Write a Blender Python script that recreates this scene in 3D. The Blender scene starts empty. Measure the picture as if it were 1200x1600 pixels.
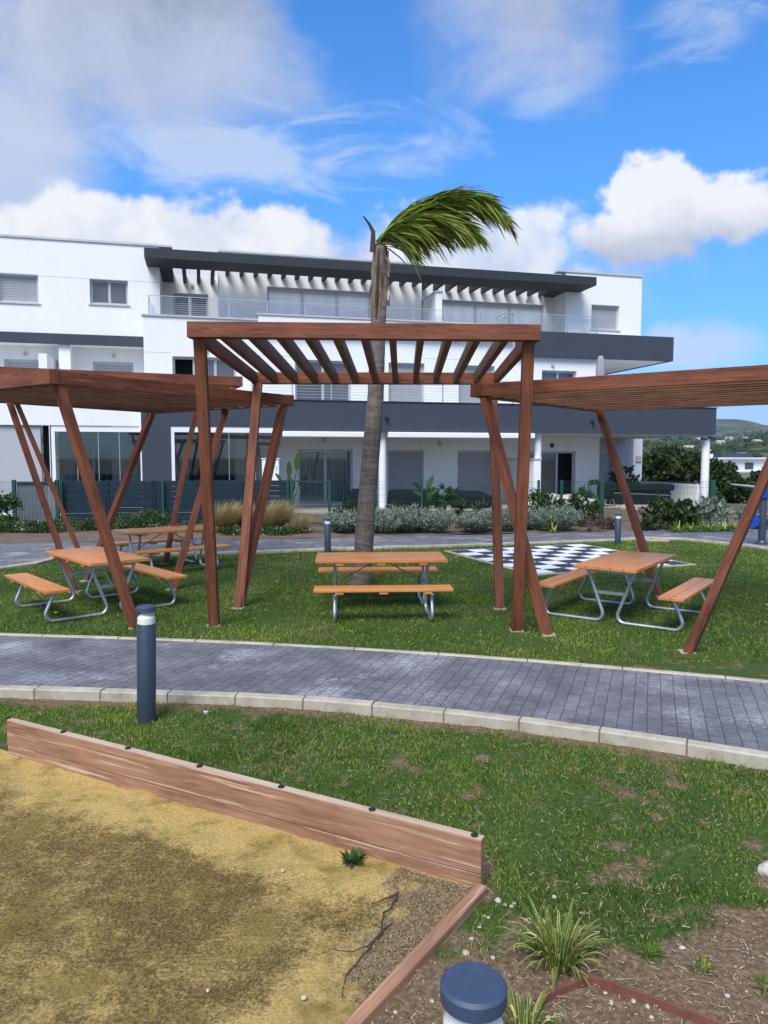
import bpy, bmesh, math, random
import numpy as np
from mathutils import Vector, Matrix, noise
R = math.radians
random.seed(7); rng = np.random.default_rng(7)
scn = bpy.context.scene
C = scn.collection

# ------------------------------------------------------------------ camera
F_PX, H = 1150.0, 2.1
TH = math.atan(85 / F_PX)
cam_d = bpy.data.cameras.new('camera'); cam = bpy.data.objects.new('camera', cam_d); C.objects.link(cam)
cam.location = (0, 0, H); cam.rotation_euler = (R(90) - TH, 0, 0)
cam_d.sensor_fit = 'HORIZONTAL'; cam_d.sensor_width = 36; cam_d.lens = 36 * F_PX / 1200
cam_d.clip_start = 0.05; cam_d.clip_end = 20000
scn.camera = cam

# ------------------------------------------------------------------ light
SUN_EL, SUN_AZ = 52.0, 198.0          # azimuth clockwise from +Y (view direction): behind the camera, left
SUN_STRENGTH, SKY_STRENGTH, EXPOSURE = 2.8, 0.15, 0.66
sd = bpy.data.lights.new('sun', 'SUN'); sun = bpy.data.objects.new('sun', sd); C.objects.link(sun)
sd.energy = SUN_STRENGTH; sd.angle = R(30); sd.color = (1.0, .965, .91)
saz = R(SUN_AZ); sel = R(SUN_EL)
sdir = Vector((math.sin(saz) * math.cos(sel), math.cos(saz) * math.cos(sel), math.sin(sel)))
sun.rotation_euler = sdir.to_track_quat('Z', 'Y').to_euler()
scn.view_settings.view_transform = 'Standard'; scn.view_settings.look = 'None'
scn.view_settings.exposure = EXPOSURE; scn.view_settings.gamma = 1.0

class NT:
    """small helper to write node trees"""
    def __init__(s, tree): s.t = tree; s.n = tree.nodes; s.l = tree.links
    def node(s, kind, **kw):
        n = s.n.new(kind)
        for k, v in kw.items(): setattr(n, k, v)
        return n
    def put(s, sock, v):
        if isinstance(v, bpy.types.NodeSocket): s.l.new(v, sock)
        elif v is not None: sock.default_value = v
    def m(s, op, a, b=None, c=None, clamp=False):
        n = s.node('ShaderNodeMath', operation=op); n.use_clamp = clamp
        s.put(n.inputs[0], a)
        if b is not None: s.put(n.inputs[1], b)
        if c is not None: s.put(n.inputs[2], c)
        return n.outputs[0]
    def mix(s, f, a, b, mode='MIX'):
        n = s.node('ShaderNodeMix', data_type='RGBA'); n.blend_type = mode
        s.put(n.inputs[0], f)
        s.put(n.inputs[6], a if isinstance(a, bpy.types.NodeSocket) else (*a, 1))
        s.put(n.inputs[7], b if isinstance(b, bpy.types.NodeSocket) else (*b, 1))
        return n.outputs[2]
    def noise(s, vec, scale, detail=4, rough=.55, dist=0, w=None):
        n = s.node('ShaderNodeTexNoise'); s.put(n.inputs['Vector'], vec)
        n.inputs['Scale'].default_value = scale; n.inputs['Detail'].default_value = detail
        n.inputs['Roughness'].default_value = rough; n.inputs['Distortion'].default_value = dist
        return n.outputs[0]
    def ramp(s, f, stops, interp='LINEAR'):
        n = s.node('ShaderNodeValToRGB'); s.put(n.inputs[0], f); r = n.color_ramp; r.interpolation = interp
        while len(r.elements) < len(stops): r.elements.new(.5)
        for e, (p, c) in zip(r.elements, stops):
            e.position = p; e.color = (*c, 1) if len(c) == 3 else c
        return n.outputs[0]
    def sstep(s, f, lo, hi):
        n = s.node('ShaderNodeMapRange', interpolation_type='SMOOTHSTEP'); s.put(n.inputs[0], f)
        n.inputs[1].default_value = lo; n.inputs[2].default_value = hi
        n.inputs[3].default_value = 0; n.inputs[4].default_value = 1
        return n.outputs[0]
    def mapping(s, vec, scale=(1, 1, 1), rot=(0, 0, 0), loc=(0, 0, 0)):
        n = s.node('ShaderNodeMapping'); s.put(n.inputs[0], vec)
        n.inputs['Scale'].default_value = scale; n.inputs['Rotation'].default_value = rot; n.inputs['Location'].default_value = loc
        return n.outputs[0]

# ------------------------------------------------------------------ sky (with its clouds)
def make_world():
    w = bpy.data.worlds.new('World'); scn.world = w; w.use_nodes = True
    T = NT(w.node_tree); T.n.clear()
    out = T.node('ShaderNodeOutputWorld'); bg = T.node('ShaderNodeBackground')
    sky = T.node('ShaderNodeTexSky', sky_type='NISHITA'); sky.sun_disc = False
    sky.sun_elevation = sel; sky.sun_rotation = saz
    sky.air_density = 1.0; sky.dust_density = .4; sky.ozone_density = 2.0
    tc = T.node('ShaderNodeTexCoord'); d = tc.outputs['Generated']
    sep = T.node('ShaderNodeSeparateXYZ'); T.put(sep.inputs[0], d)
    x, y, z = sep.outputs
    az = T.m('ARCTAN2', x, y); el = T.m('ARCSINE', z)
    # the sky's own blue, deepened
    hs = T.node('ShaderNodeHueSaturation'); hs.inputs['Saturation'].default_value = 1.22
    hs.inputs['Value'].default_value = 1.2; hs.inputs['Hue'].default_value = .497
    T.put(hs.inputs['Color'], sky.outputs[0])
    blue = T.mix(1.0, hs.outputs[0], T.mix(T.sstep(el, .02, .42), (.25, .42, .74), (.42, .66, .87)), 'MULTIPLY')
    # noises in direction space
    comb = T.node('ShaderNodeCombineXYZ'); T.put(comb.inputs[0], az); T.put(comb.inputs[1], el); comb.inputs[2].default_value = 3.7
    v = comb.outputs[0]
    n_puff = T.noise(v, 11, 8, .56)
    n_big = T.noise(v, 4.2, 6, .6, .6)
    n_veil = T.m('ADD', T.m('MULTIPLY', T.noise(T.mapping(v, (1, 1.5, 1), (0, 0, R(-25))), 3.6, 8, .6, .15), .8), T.m('MULTIPLY', n_puff, .2))
    n_wisp = T.noise(T.mapping(v, (2.4, 9, 1), (0, 0, R(14))), 2.0, 7, .62, 1.2)
    def ell(px, py, rx, ry, nz, amp, lo, hi):
        a = math.atan((px - 600) / F_PX); e = math.atan((715 - py) / F_PX * math.cos(a)); sa = rx / F_PX; se = ry / F_PX
        u = T.m('MULTIPLY', T.m('SUBTRACT', az, a), 1 / sa); q = T.m('MULTIPLY', T.m('SUBTRACT', el, e), 1 / se)
        r = T.m('SQRT', T.m('ADD', T.m('MULTIPLY', u, u), T.m('MULTIPLY', q, q)))
        f = T.m('ADD', T.m('SUBTRACT', 1.0, r), T.m('MULTIPLY', T.m('SUBTRACT', nz, .5), amp))
        return T.sstep(f, lo, hi)
    col = blue
    K = 1.0 / SKY_STRENGTH / 2 ** EXPOSURE
    def lay(col, mask, c, op):
        return T.mix(T.m('MULTIPLY', mask, op, clamp=True), col, c if isinstance(c, bpy.types.NodeSocket) else tuple(k * K for k in c))
    grey_shade = T.ramp(n_big, [(.36, (.30 * K, .35 * K, .47 * K)), (.62, (.60 * K, .65 * K, .80 * K))])
    white_shade = T.ramp(n_puff, [(.34, (.62 * K, .68 * K, .82 * K)), (.60, (.95 * K, .97 * K, 1.0 * K))])
    # high veils
    col = lay(col, ell(170, 20, 330, 230, n_veil, 2.6, .0, .8), grey_shade, .93)
    col = lay(col, ell(0, 250, 210, 150, n_veil, 2.0, .0, .9), (.60, .67, .84), .85)
    col = lay(col, ell(800, 20, 190, 150, n_veil, 2.6, .0, .85), grey_shade, .85)
    col = lay(col, ell(1080, 10, 150, 90, n_wisp, 2.6, .1, 1.0), (.50, .62, .86), .75)
    col = lay(col, ell(400, 255, 360, 62, n_wisp, 2.8, .0, 1.0), (.60, .72, .93), .8)
    col = lay(col, ell(300, 170, 260, 90, n_veil, 2.4, .0, 1.0), (.50, .60, .83), .6)
    col = lay(col, ell(830, 185, 70, 26, n_wisp, 2.4, .0, .9), (.62, .76, .98), .35)
    # horizon bank and cumulus
    col = lay(col, ell(420, 450, 620, 95, n_puff, 1.6, -.1, .55), (.56, .65, .86), .85)
    col = lay(col, ell(300, 405, 340, 82, n_puff, 2.1, 0, .36), white_shade, .95)
    col = lay(col, ell(720, 410, 240, 78, n_puff, 2.1, 0, .45), white_shade, .85)
    cum = T.m('MAXIMUM', ell(1040, 335, 100, 72, n_puff, 1.7, 0, .22), ell(1135, 350, 62, 42, n_puff, 1.9, 0, .35))
    cum = T.m('MAXIMUM', cum, ell(960, 380, 80, 44, n_puff, 1.9, 0, .4))
    e0 = math.atan((715 - 425) / F_PX * .93); e1 = math.atan((715 - 330) / F_PX * .93)
    base = T.sstep(T.m('ADD', el, T.m('MULTIPLY', T.m('SUBTRACT', n_puff, .5), .12)), e0, e1)
    cum_c = T.mix(base, (.46 * K, .52 * K, .68 * K), (.93 * K, .95 * K, 1.0 * K))
    col = lay(col, cum, cum_c, 1.0)
    col = lay(col, ell(1020, 400, 90, 34, n_puff, 1.7, 0, .6), (.45, .51, .66), .4)
    col = lay(col, ell(1075, 545, 110, 42, n_puff, 1.9, -.05, .7), (.66, .74, .94), .7)
    col = lay(col, ell(1180, 650, 240, 50, n_puff, 1.2, -.1, .9), (.42, .55, .84), .6)
    # broken cloud over the rest of the sky, outside this view
    side = T.sstep(T.m('ABSOLUTE', az), .62, .85)
    up = T.sstep(el, .62, .8)
    col = lay(col, T.m('MULTIPLY', T.m('MAXIMUM', side, up), T.sstep(T.noise(d, 2.6, 6, .6), .42, .62)), (.78, .82, .9), .85)
    T.put(bg.inputs[0], col); bg.inputs[1].default_value = SKY_STRENGTH
    T.l.new(bg.outputs[0], out.inputs[0])
make_world()

# ------------------------------------------------------------------ pixel -> place helpers (photograph is 1200 x 1600)
ct, st = math.cos(TH), math.sin(TH)
def ray(px, py):
    x = (px - 600) / F_PX; v = (py - 800) / F_PX
    return Vector((x, ct - v * st, -st - v * ct))
def G(px, py, z=0.0):                      # point of the level z seen at a pixel
    r = ray(px, py); t = (z - H) / r.z
    return Vector((r.x * t, r.y * t, z))
def P(px, py, Y):                          # point at distance Y seen at a pixel
    r = ray(px, py); t = Y / r.y
    return Vector((r.x * t, Y, H + r.z * t))
YAW = R(14); D0 = 29.0; cy, sy = math.cos(YAW), math.sin(YAW)
def FC(px, py, d):                         # facade coordinates (along the front, height) at depth d
    r = ray(px, py); t = (d + D0 * cy) / (-r.x * sy + r.y * cy)
    X, Y = r.x * t, r.y * t - D0
    return X * cy + Y * sy, H + r.z * t
def fs(px, d, py=690): return FC(px, py, d)[0]
def fz(px, py, d): return FC(px, py, d)[1]

# ------------------------------------------------------------------ materials
MATS = {}
def mat(name, fn):
    m = bpy.data.materials.new(name); m.use_nodes = True
    T = NT(m.node_tree); T.n.clear()
    out = T.node('ShaderNodeOutputMaterial'); b = T.node('ShaderNodeBsdfPrincipled')
    T.l.new(b.outputs[0], out.inputs[0]); T.b = b; T.out = out
    fn(T); MATS[name] = m; return m
def bump(T, h, strength=.3, dist=.01):
    n = T.node('ShaderNodeBump'); n.inputs['Strength'].default_value = strength; n.inputs['Distance'].default_value = dist
    T.put(n.inputs['Height'], h); T.put(T.b.inputs['Normal'], n.outputs[0])
def objc(T): return T.node('ShaderNodeTexCoord').outputs['Object']
def geo(T): return T.node('ShaderNodeNewGeometry').outputs['Position']
def attr(T, name, out='Fac'):
    n = T.node('ShaderNodeAttribute'); n.attribute_name = name; return n.outputs[out]

def plain(name, c, rough=.6, var=.12, scale=6, metal=0, bmp=0, spec=.5):
    def fn(T):
        p = objc(T); n = T.noise(p, scale, 5, .6)
        lo = tuple(k * (1 - var) for k in c); hi = tuple(min(1, k * (1 + var)) for k in c)
        T.put(T.b.inputs['Base Color'], T.ramp(n, [(.3, lo), (.7, hi)]))
        T.put(T.b.inputs['Roughness'], T.m('ADD', rough - .06, T.m('MULTIPLY', n, .12)))
        T.b.inputs['Metallic'].default_value = metal; T.b.inputs['Specular IOR Level'].default_value = spec
        if bmp: bump(T, T.noise(p, scale * 12, 4), bmp, .004)
    return mat(name, fn)

def wood(name, dark, light, wear=None, rough=.55, knots=True, worn=.64):
    def fn(T):
        g = attr(T, 'grain', 'Vector')
        warp = T.noise(T.mapping(g, (1.2, 4, 4)), 1.5, 3, .5)
        g2 = T.node('ShaderNodeVectorMath', operation='ADD'); T.put(g2.inputs[0], T.mapping(g, (1.1, 26, 26)))
        cmb = T.node('ShaderNodeCombineXYZ'); T.put(cmb.inputs[1], T.m('MULTIPLY', warp, 3.0)); T.put(g2.inputs[1], cmb.outputs[0])
        n = T.noise(g2.outputs[0], 1.6, 6, .62, .4)
        big = T.noise(T.mapping(g, (1.6, 5, 5)), 1.1, 3, .5)
        f = T.m('ADD', T.m('MULTIPLY', n, .62), T.m('MULTIPLY', big, .45))
        c = T.ramp(f, [(.36, dark), (.52, tuple((a + b) / 2 for a, b in zip(dark, light))), (.70, light)])
        if knots:
            vo = T.node('ShaderNodeTexVoronoi'); T.put(vo.inputs[0], T.mapping(g, (2.3, 9, 9))); vo.inputs['Scale'].default_value = 1
            k = T.sstep(vo.outputs[0], .16, .07)
            c = T.mix(T.m('MULTIPLY', k, .55), c, tuple(a * .35 for a in dark))
        if wear:
            wn = T.noise(T.mapping(g, (1.1, 46, 46)), 1.0, 6, .65, .5)
            c = T.mix(T.m('MULTIPLY', T.sstep(wn, worn, worn + .09), .75), c, wear)
        T.put(T.b.inputs['Base Color'], c)
        T.b.inputs['Roughness'].default_value = rough; T.b.inputs['Specular IOR Level'].default_value = .35
        bump(T, n, .22, .006)
    return mat(name, fn)

wood('stained_timber', (.066, .019, .010), (.265, .086, .039), (.44, .25, .15), .68, worn=.66)
wood('slat_timber', (.075, .034, .021), (.235, .112, .068), (.36, .24, .17), .65, worn=.64)
wood('table_timber', (.46, .160, .042), (.66, .275, .085), None, .38)
wood('edging_timber', (.145, .068, .036), (.41, .220, .128), (.60, .43, .30), .8, worn=.55)
wood('edging_top', (.38, .26, .18), (.56, .43, .32), (.64, .52, .41), .8, worn=.6)

plain('galvanised_steel', (.50, .52, .54), .42, .12, 14, .75)
def fn(T):
    p = objc(T); n = T.noise(p, .6, 5, .6); n2 = T.noise(T.mapping(p, (2.6, 2.6, .22)), 1.6, 5, .6)
    f = T.m('ADD', T.m('MULTIPLY', n, .5), T.m('MULTIPLY', n2, .55))
    T.put(T.b.inputs['Base Color'], T.ramp(f, [(.36, (.76, .755, .745)), (.52, (.80, .80, .795)), (.7, (.815, .815, .815))]))
    T.b.inputs['Roughness'].default_value = .9; T.b.inputs['Specular IOR Level'].default_value = .2
    bump(T, T.noise(p, 40, 3), .12, .004)
mat('white_render', fn)
plain('white_paint', (.80, .80, .81), .5, .02, 3)
plain('dark_render', (.040, .050, .072), .8, .07, 1.3, 0, .1)
plain('dark_fascia', (.022, .026, .034), .7, .08, 1.3)
plain('grey_panel', (.42, .42, .45), .8, .04, 1.0)
plain('grey_metal', (.46, .47, .49), .45, .06, 5, .3)
plain('railing_steel', (.55, .56, .58), .35, .05, 6, .7)
plain('coping_stone', (.50, .50, .49), .7, .08, 3)
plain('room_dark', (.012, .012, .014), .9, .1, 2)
plain('room_wall', (.50, .49, .46), .9, .04, 2)
plain('bollard_grey', (.042, .056, .082), .42, .10, 9, .25, 0)
plain('bollard_cap', (.040, .060, .105), .55, .10, 30, 0, .15)
plain('white_plastic', (.78, .78, .76), .4, .03, 8)
plain('black_plastic', (.014, .014, .015), .5, .1, 20)
plain('black_cover', (.010, .011, .014), .8, .25, 5, 0, .25, .06)
plain('beige_cover', (.52, .47, .42), .85, .08, 4, 0, .2)
plain('fence_green', (.010, .060, .045), .45, .1, 6)
plain('fence_wire', (.020, .070, .060), .5, .1, 6)
plain('composite_board', (.015, .026, .046), .7, .10, 2.5, 0, 0, .2)
plain('corrugated_panel', (.16, .18, .20), .5, .15, 3)
plain('terrace_tile', (.40, .38, .34), .7, .08, 2)
plain('blue_plastic', (.008, .050, .42), .4, .06, 9)
plain('palm_husk', (.19, .145, .105), .95, .45, 9, 0, .6)
plain('bark_brown', (.09, .065, .045), .95, .3, 10, 0, .5)
plain('green_pot', (.05, .12, .10), .5, .1, 5)
plain('rust_steel', (.17, .062, .040), .75, .25, 14, 0, .3)
plain('stone_white', (.47, .43, .36), .8, .18, 18, 0, .4)
plain('stone_tan', (.42, .33, .23), .85, .25, 14, 0, .4)
plain('root_brown', (.055, .035, .022), .9, .3, 10)
plain('petal_yellow', (.75, .55, .02), .6, .1, 10)
plain('sign_white', (.75, .75, .75), .5, .02, 5)
plain('sign_red', (.50, .04, .04), .5, .05, 5)
plain('towel_grey', (.30, .30, .34), .95, .3, 25, 0, .5)
plain('board_white', (.74, .74, .75), .7, .06, 4)
plain('board_black', (.030, .034, .050), .65, .2, 4)
plain('house_white', (.62, .62, .62), .85, .06, .2)
plain('house_roof', (.40, .33, .28), .9, .15, .3)
plain('house_window', (.05, .06, .075), .3, .1, .5)
plain('olive_soil', (.125, .088, .060), .95, .35, 2.5, 0, .6)

def fn(T):
    p = objc(T)
    w = T.node('ShaderNodeTexWave', wave_type='BANDS', bands_direction='Z', wave_profile='SAW')
    T.put(w.inputs[0], p); w.inputs['Scale'].default_value = 3.3; w.inputs['Distortion'].default_value = 0
    c = T.ramp(w.outputs[1], [(0, (.30, .31, .335)), (.82, (.40, .41, .44)), (.93, (.17, .175, .19)), (1, (.17, .175, .19))])
    T.put(T.b.inputs['Base Color'], c); T.b.inputs['Roughness'].default_value = .5
    bump(T, w.outputs[1], .5, .02)
mat('roller_shutter', fn)
def fn(T):
    p = objc(T); n = T.noise(p, .7, 3)
    T.put(T.b.inputs['Base Color'], T.ramp(n, [(.3, (.055, .065, .08)), (.7, (.09, .10, .12))]))
    T.b.inputs['Roughness'].default_value = .04; T.b.inputs['Specular IOR Level'].default_value = .8; T.b.inputs['IOR'].default_value = 1.6
mat('window_glass', fn)
def fn(T):                                   # pane over pale blinds, bright sky reflection painted into its base colour
    p = objc(T)
    w = T.node('ShaderNodeTexWave', wave_type='BANDS', bands_direction='Z', wave_profile='SIN'); T.put(w.inputs[0], p); w.inputs['Scale'].default_value = 2.6
    n = T.noise(p, .8, 3)
    f = T.m('ADD', T.m('MULTIPLY', w.outputs[1], .35), n)
    T.put(T.b.inputs['Base Color'], T.ramp(f, [(.4, (.55, .59, .65)), (.9, (.70, .73, .78))]))
    T.b.inputs['Roughness'].default_value = .3; T.b.inputs['Coat Weight'].default_value = 1; T.b.inputs['Coat Roughness'].default_value = .02; T.b.inputs['Coat IOR'].default_value = 1.6
mat('blind_glass', fn)
def thin_glass(name, tint, refl):
    def fn(T):
        T.n.remove(T.b)
        tr = T.node('ShaderNodeBsdfTransparent'); tr.inputs[0].default_value = (*tint, 1)
        gl = T.node('ShaderNodeBsdfGlossy'); gl.inputs['Roughness'].default_value = .02
        fr = T.node('ShaderNodeLayerWeight'); fc = T.m('ADD', .04, T.m('MULTIPLY', T.m('POWER', fr.outputs[1], 4.0), .6))
        mx = T.node('ShaderNodeMixShader'); T.put(mx.inputs[0], T.m('ADD', fc, refl, clamp=True))
        T.l.new(tr.outputs[0], mx.inputs[1]); T.l.new(gl.outputs[0], mx.inputs[2]); T.l.new(mx.outputs[0], T.out.inputs[0])
    return mat(name, fn)
thin_glass('clear_glass', (.74, .78, .80), .03)
thin_glass('lens_plastic', (.95, .97, .95), .0)
def fn(T):
    p = objc(T)
    w = T.node('ShaderNodeTexWave', wave_type='BANDS', bands_direction='X'); T.put(w.inputs[0], p); w.inputs['Scale'].default_value = 2.2; w.inputs['Distortion'].default_value = 1.5
    T.put(T.b.inputs['Base Color'], T.ramp(w.outputs[1], [(0, (.36, .40, .43)), (1, (.62, .66, .68))])); T.b.inputs['Roughness'].default_value = .9
    bump(T, w.outputs[1], .6, .05)
mat('curtain_cloth', fn)

def leafmat(name, stops, rough=.55, trans=.25):
    def fn(T):
        c = T.ramp(attr(T, 'tint'), stops)
        T.put(T.b.inputs['Base Color'], c); T.b.inputs['Roughness'].default_value = rough; T.b.inputs['Specular IOR Level'].default_value = .14
        if trans:
            tl = T.node('ShaderNodeBsdfTranslucent'); T.put(tl.inputs[0], c)
            mx = T.node('ShaderNodeMixShader'); mx.inputs[0].default_value = trans
            T.l.new(T.b.outputs[0], mx.inputs[1]); T.l.new(tl.outputs[0], mx.inputs[2]); T.l.new(mx.outputs[0], T.out.inputs[0])
    return mat(name, fn)
leafmat('lawn_blades', [(0, (.028, .074, .008)), (.40, (.085, .175, .017)), (.58, (.175, .270, .032)), (.72, (.30, .36, .055)), (.80, (.34, .26, .10)), (1, (.52, .40, .20))], .6, .25)
leafmat('palm_leaflets', [(0, (.050, .092, .013)), (.45, (.165, .225, .030)), (.8, (.36, .37, .065)), (1, (.42, .30, .12))], .4, .25)
leafmat('variegated_leaf', [(0, (.045, .095, .020)), (.45, (.105, .17, .03)), (.6, (.48, .46, .13)), (1, (.60, .54, .20))], .5, .25)
leafmat('dry_grass', [(0, (.16, .14, .045)), (.35, (.34, .25, .10)), (1, (.58, .46, .24))], .7, .25)
leafmat('dry_thatch', [(0, (.13, .092, .055)), (.5, (.27, .20, .125)), (1, (.50, .41, .28))], .9, 0)
leafmat('silver_leaf', [(0, (.085, .11, .08)), (.5, (.18, .215, .16)), (1, (.31, .35, .28))], .75, .15)
leafmat('green_leaf', [(0, (.014, .035, .010)), (.5, (.034, .075, .018)), (1, (.080, .135, .035))], .5, .2)
leafmat('olive_leaf', [(0, (.016, .028, .010)), (.5, (.038, .060, .020)), (1, (.085, .115, .042))], .55, .2)
leafmat('lime_leaf', [(0, (.07, .15, .02)), (.6, (.20, .32, .05)), (1, (.42, .46, .12))], .5, .25)
leafmat('brown_leaf', [(0, (.045, .028, .020)), (1, (.14, .085, .06))], .8, .15)
leafmat('orange_leaf', [(0, (.35, .10, .02)), (1, (.60, .28, .06))], .6, .2)
leafmat('flower_leaf', [(0, (.02, .045, .012)), (.6, (.055, .105, .028)), (.86, (.10, .16, .05)), (.9, (.62, .60, .55)), (1, (.72, .7, .66))], .6, .2)

# lawn ground: soil and thatch between the blades, bare where 'bare' says so
def fn(T):
    p = geo(T); n = T.noise(p, 3.2, 6, .65); n2 = T.noise(p, 38, 5, .7); n3 = T.noise(p, .55, 3, .5)
    green = T.ramp(n2, [(.3, (.022, .046, .010)), (.7, (.075, .115, .026))])
    soil = T.ramp(n2, [(.28, (.070, .046, .028)), (.5, (.150, .100, .060)), (.74, (.30, .215, .14))])
    b = T.m('ADD', attr(T, 'bare'), T.m('MULTIPLY', T.m('SUBTRACT', n, .5), .5))
    b = T.m('ADD', b, T.m('MULTIPLY', T.m('SUBTRACT', n3, .5), .3))
    T.put(T.b.inputs['Base Color'], T.mix(T.sstep(b, .18, .55), green, soil))
    T.b.inputs['Roughness'].default_value = .95; T.b.inputs['Specular IOR Level'].default_value = .15
    bump(T, n2, .8, .008)
mat('lawn_soil', fn)
def fn(T):                                   # sand with moss and damp crust
    p = geo(T); big = T.noise(p, 1.3, 5, .65, .4); mid = T.noise(p, 8, 8, .78); fine = T.noise(p, 70, 5, .75); grit = T.noise(p, 190, 2, .6)
    edge = attr(T, 'bare')
    sand = T.ramp(fine, [(.3, (.42, .275, .070)), (.52, (.70, .49, .165)), (.75, (.84, .66, .31))])
    crust = T.ramp(fine, [(.3, (.066, .042, .014)), (.50, (.185, .122, .040)), (.70, (.48, .325, .11))])
    moss = T.ramp(fine, [(.3, (.070, .055, .010)), (.7, (.30, .225, .045))])
    f = T.m('ADD', T.m('MULTIPLY', big, .95), T.m('MULTIPLY', mid, .9))
    f = T.m('ADD', T.m('ADD', f, T.m('MULTIPLY', T.m('SUBTRACT', fine, .5), .5)), edge)
    c = T.mix(T.sstep(f, .74, 1.16), crust, sand)
    mo = T.m('MULTIPLY', T.sstep(T.noise(p, 2.6, 6, .7), .47, .62), T.sstep(T.m('ADD', mid, T.m('MULTIPLY', fine, .7)), .70, .98))
    c = T.mix(T.m('MULTIPLY', mo, .8), c, moss)
    c = T.mix(T.m('MULTIPLY', T.sstep(grit, .62, .68), .75), c, (.64, .48, .20))
    c = T.mix(T.m('MULTIPLY', T.sstep(T.noise(p, 150, 2, .6), .63, .68), .7), c, (.050, .036, .018))
    T.put(T.b.inputs['Base Color'], c); T.b.inputs['Roughness'].default_value = .95; T.b.inputs['Specular IOR Level'].default_value = .15
    bump(T, T.m('ADD', fine, T.m('MULTIPLY', mid, .8)), 1.0, .022)
mat('court_sand', fn)
def fn(T):                                   # stamped paving
    p = geo(T); r = T.mapping(p, (1, 1, 1), (0, 0, R(-70)))
    wob = T.node('ShaderNodeVectorMath', operation='ADD'); T.put(wob.inputs[0], r)
    nw = T.node('ShaderNodeTexNoise'); T.put(nw.inputs['Vector'], p); nw.inputs['Scale'].default_value = 9
    sc = T.node('ShaderNodeVectorMath', operation='SCALE'); T.put(sc.inputs[0], nw.outputs[1]); sc.inputs['Scale'].default_value = .022; T.put(wob.inputs[1], sc.outputs[0])
    br = T.node('ShaderNodeTexBrick'); T.put(br.inputs['Vector'], wob.outputs[0])
    br.inputs['Scale'].default_value = 1; br.inputs['Brick Width'].default_value = .205; br.inputs['Row Height'].default_value = .106
    br.inputs['Mortar Size'].default_value = .0045; br.inputs['Mortar Smooth'].default_value = .35; br.inputs['Bias'].default_value = -.1
    br.inputs['Color1'].default_value = (.3, .3, .3, 1); br.inputs['Color2'].default_value = (.7, .7, .7, 1); br.inputs['Mortar'].default_value = (0, 0, 0, 1)
    n = T.noise(p, 2.2, 6, .65); n2 = T.noise(p, 26, 5, .7); bl = T.noise(p, 1.1, 4, .6, .4)
    f = T.m('ADD', T.m('ADD', T.m('MULTIPLY', n, .6), T.m('MULTIPLY', n2, .35)), T.m('MULTIPLY', br.outputs[0], .16))
    c = T.ramp(f, [(.38, (.070, .068, .073)), (.56, (.145, .143, .156)), (.74, (.25, .247, .262))])
    sp = T.sstep(T.m('ADD', bl, T.m('MULTIPLY', T.m('SUBTRACT', n2, .5), .45)), .53, .76)
    c = T.mix(T.m('MULTIPLY', sp, .75), c, (.42, .42, .45))
    c = T.mix(T.m('MULTIPLY', br.outputs[1], .72), c, (.042, .040, .046))
    T.put(T.b.inputs['Base Color'], c); T.put(T.b.inputs['Roughness'], T.m('ADD', .48, T.m('MULTIPLY', n2, .35)))
    h = T.m('SUBTRACT', T.m('MULTIPLY', n2, .5), br.outputs[1]); bump(T, h, .55, .012)
mat('stamped_paving', fn)
def fn(T):
    p = geo(T); n = T.noise(p, 5, 6, .65); n2 = T.noise(p, 120, 3, .6)
    f = T.m('ADD', T.m('MULTIPLY', n, .8), T.m('MULTIPLY', n2, .3))
    T.put(T.b.inputs['Base Color'], T.ramp(f, [(.35, (.25, .205, .14)), (.55, (.41, .365, .28)), (.75, (.51, .465, .375))]))
    T.b.inputs['Roughness'].default_value = .9; bump(T, n2, .5, .004)
mat('kerb_concrete', fn)
plain('kerb_mortar', (.21, .155, .105), .95, .3, 20, 0, .4)
def fn(T):                                   # palm stem: rings and fibres
    g = attr(T, 'grain', 'Vector'); n = T.noise(T.mapping(g, (26, 4, 4)), 1.0, 5, .6, .5); n2 = T.noise(T.mapping(g, (3, 30, 30)), 1.0, 5, .6)
    f = T.m('ADD', T.m('MULTIPLY', n, .65), T.m('MULTIPLY', n2, .4))
    T.put(T.b.inputs['Base Color'], T.ramp(f, [(.32, (.052, .042, .036)), (.52, (.135, .112, .096)), (.72, (.24, .205, .18))])); T.b.inputs['Roughness'].default_value = .95
    bump(T, f, .8, .02)
mat('palm_bark', fn)
def fn(T):
    p = geo(T); n = T.noise(p, .016, 8, .75); n2 = T.noise(p, .09, 6, .8)
    f = T.m('ADD', T.m('MULTIPLY', n, .6), T.m('MULTIPLY', n2, .45))
    T.put(T.b.inputs['Base Color'], T.ramp(f, [(.42, (.016, .030, .016)), (.52, (.050, .070, .030)), (.60, (.17, .155, .085)), (.68, (.30, .26, .16))])); T.b.inputs['Roughness'].default_value = 1
    T.b.inputs['Specular IOR Level'].default_value = 0
mat('hill_scrub', fn)
def fn(T):
    p = geo(T); n = T.noise(p, .25, 6, .65)
    T.put(T.b.inputs['Base Color'], T.ramp(n, [(.35, (.06, .075, .03)), (.65, (.18, .15, .085))])); T.b.inputs['Roughness'].default_value = 1
mat('far_ground', fn)

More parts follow.
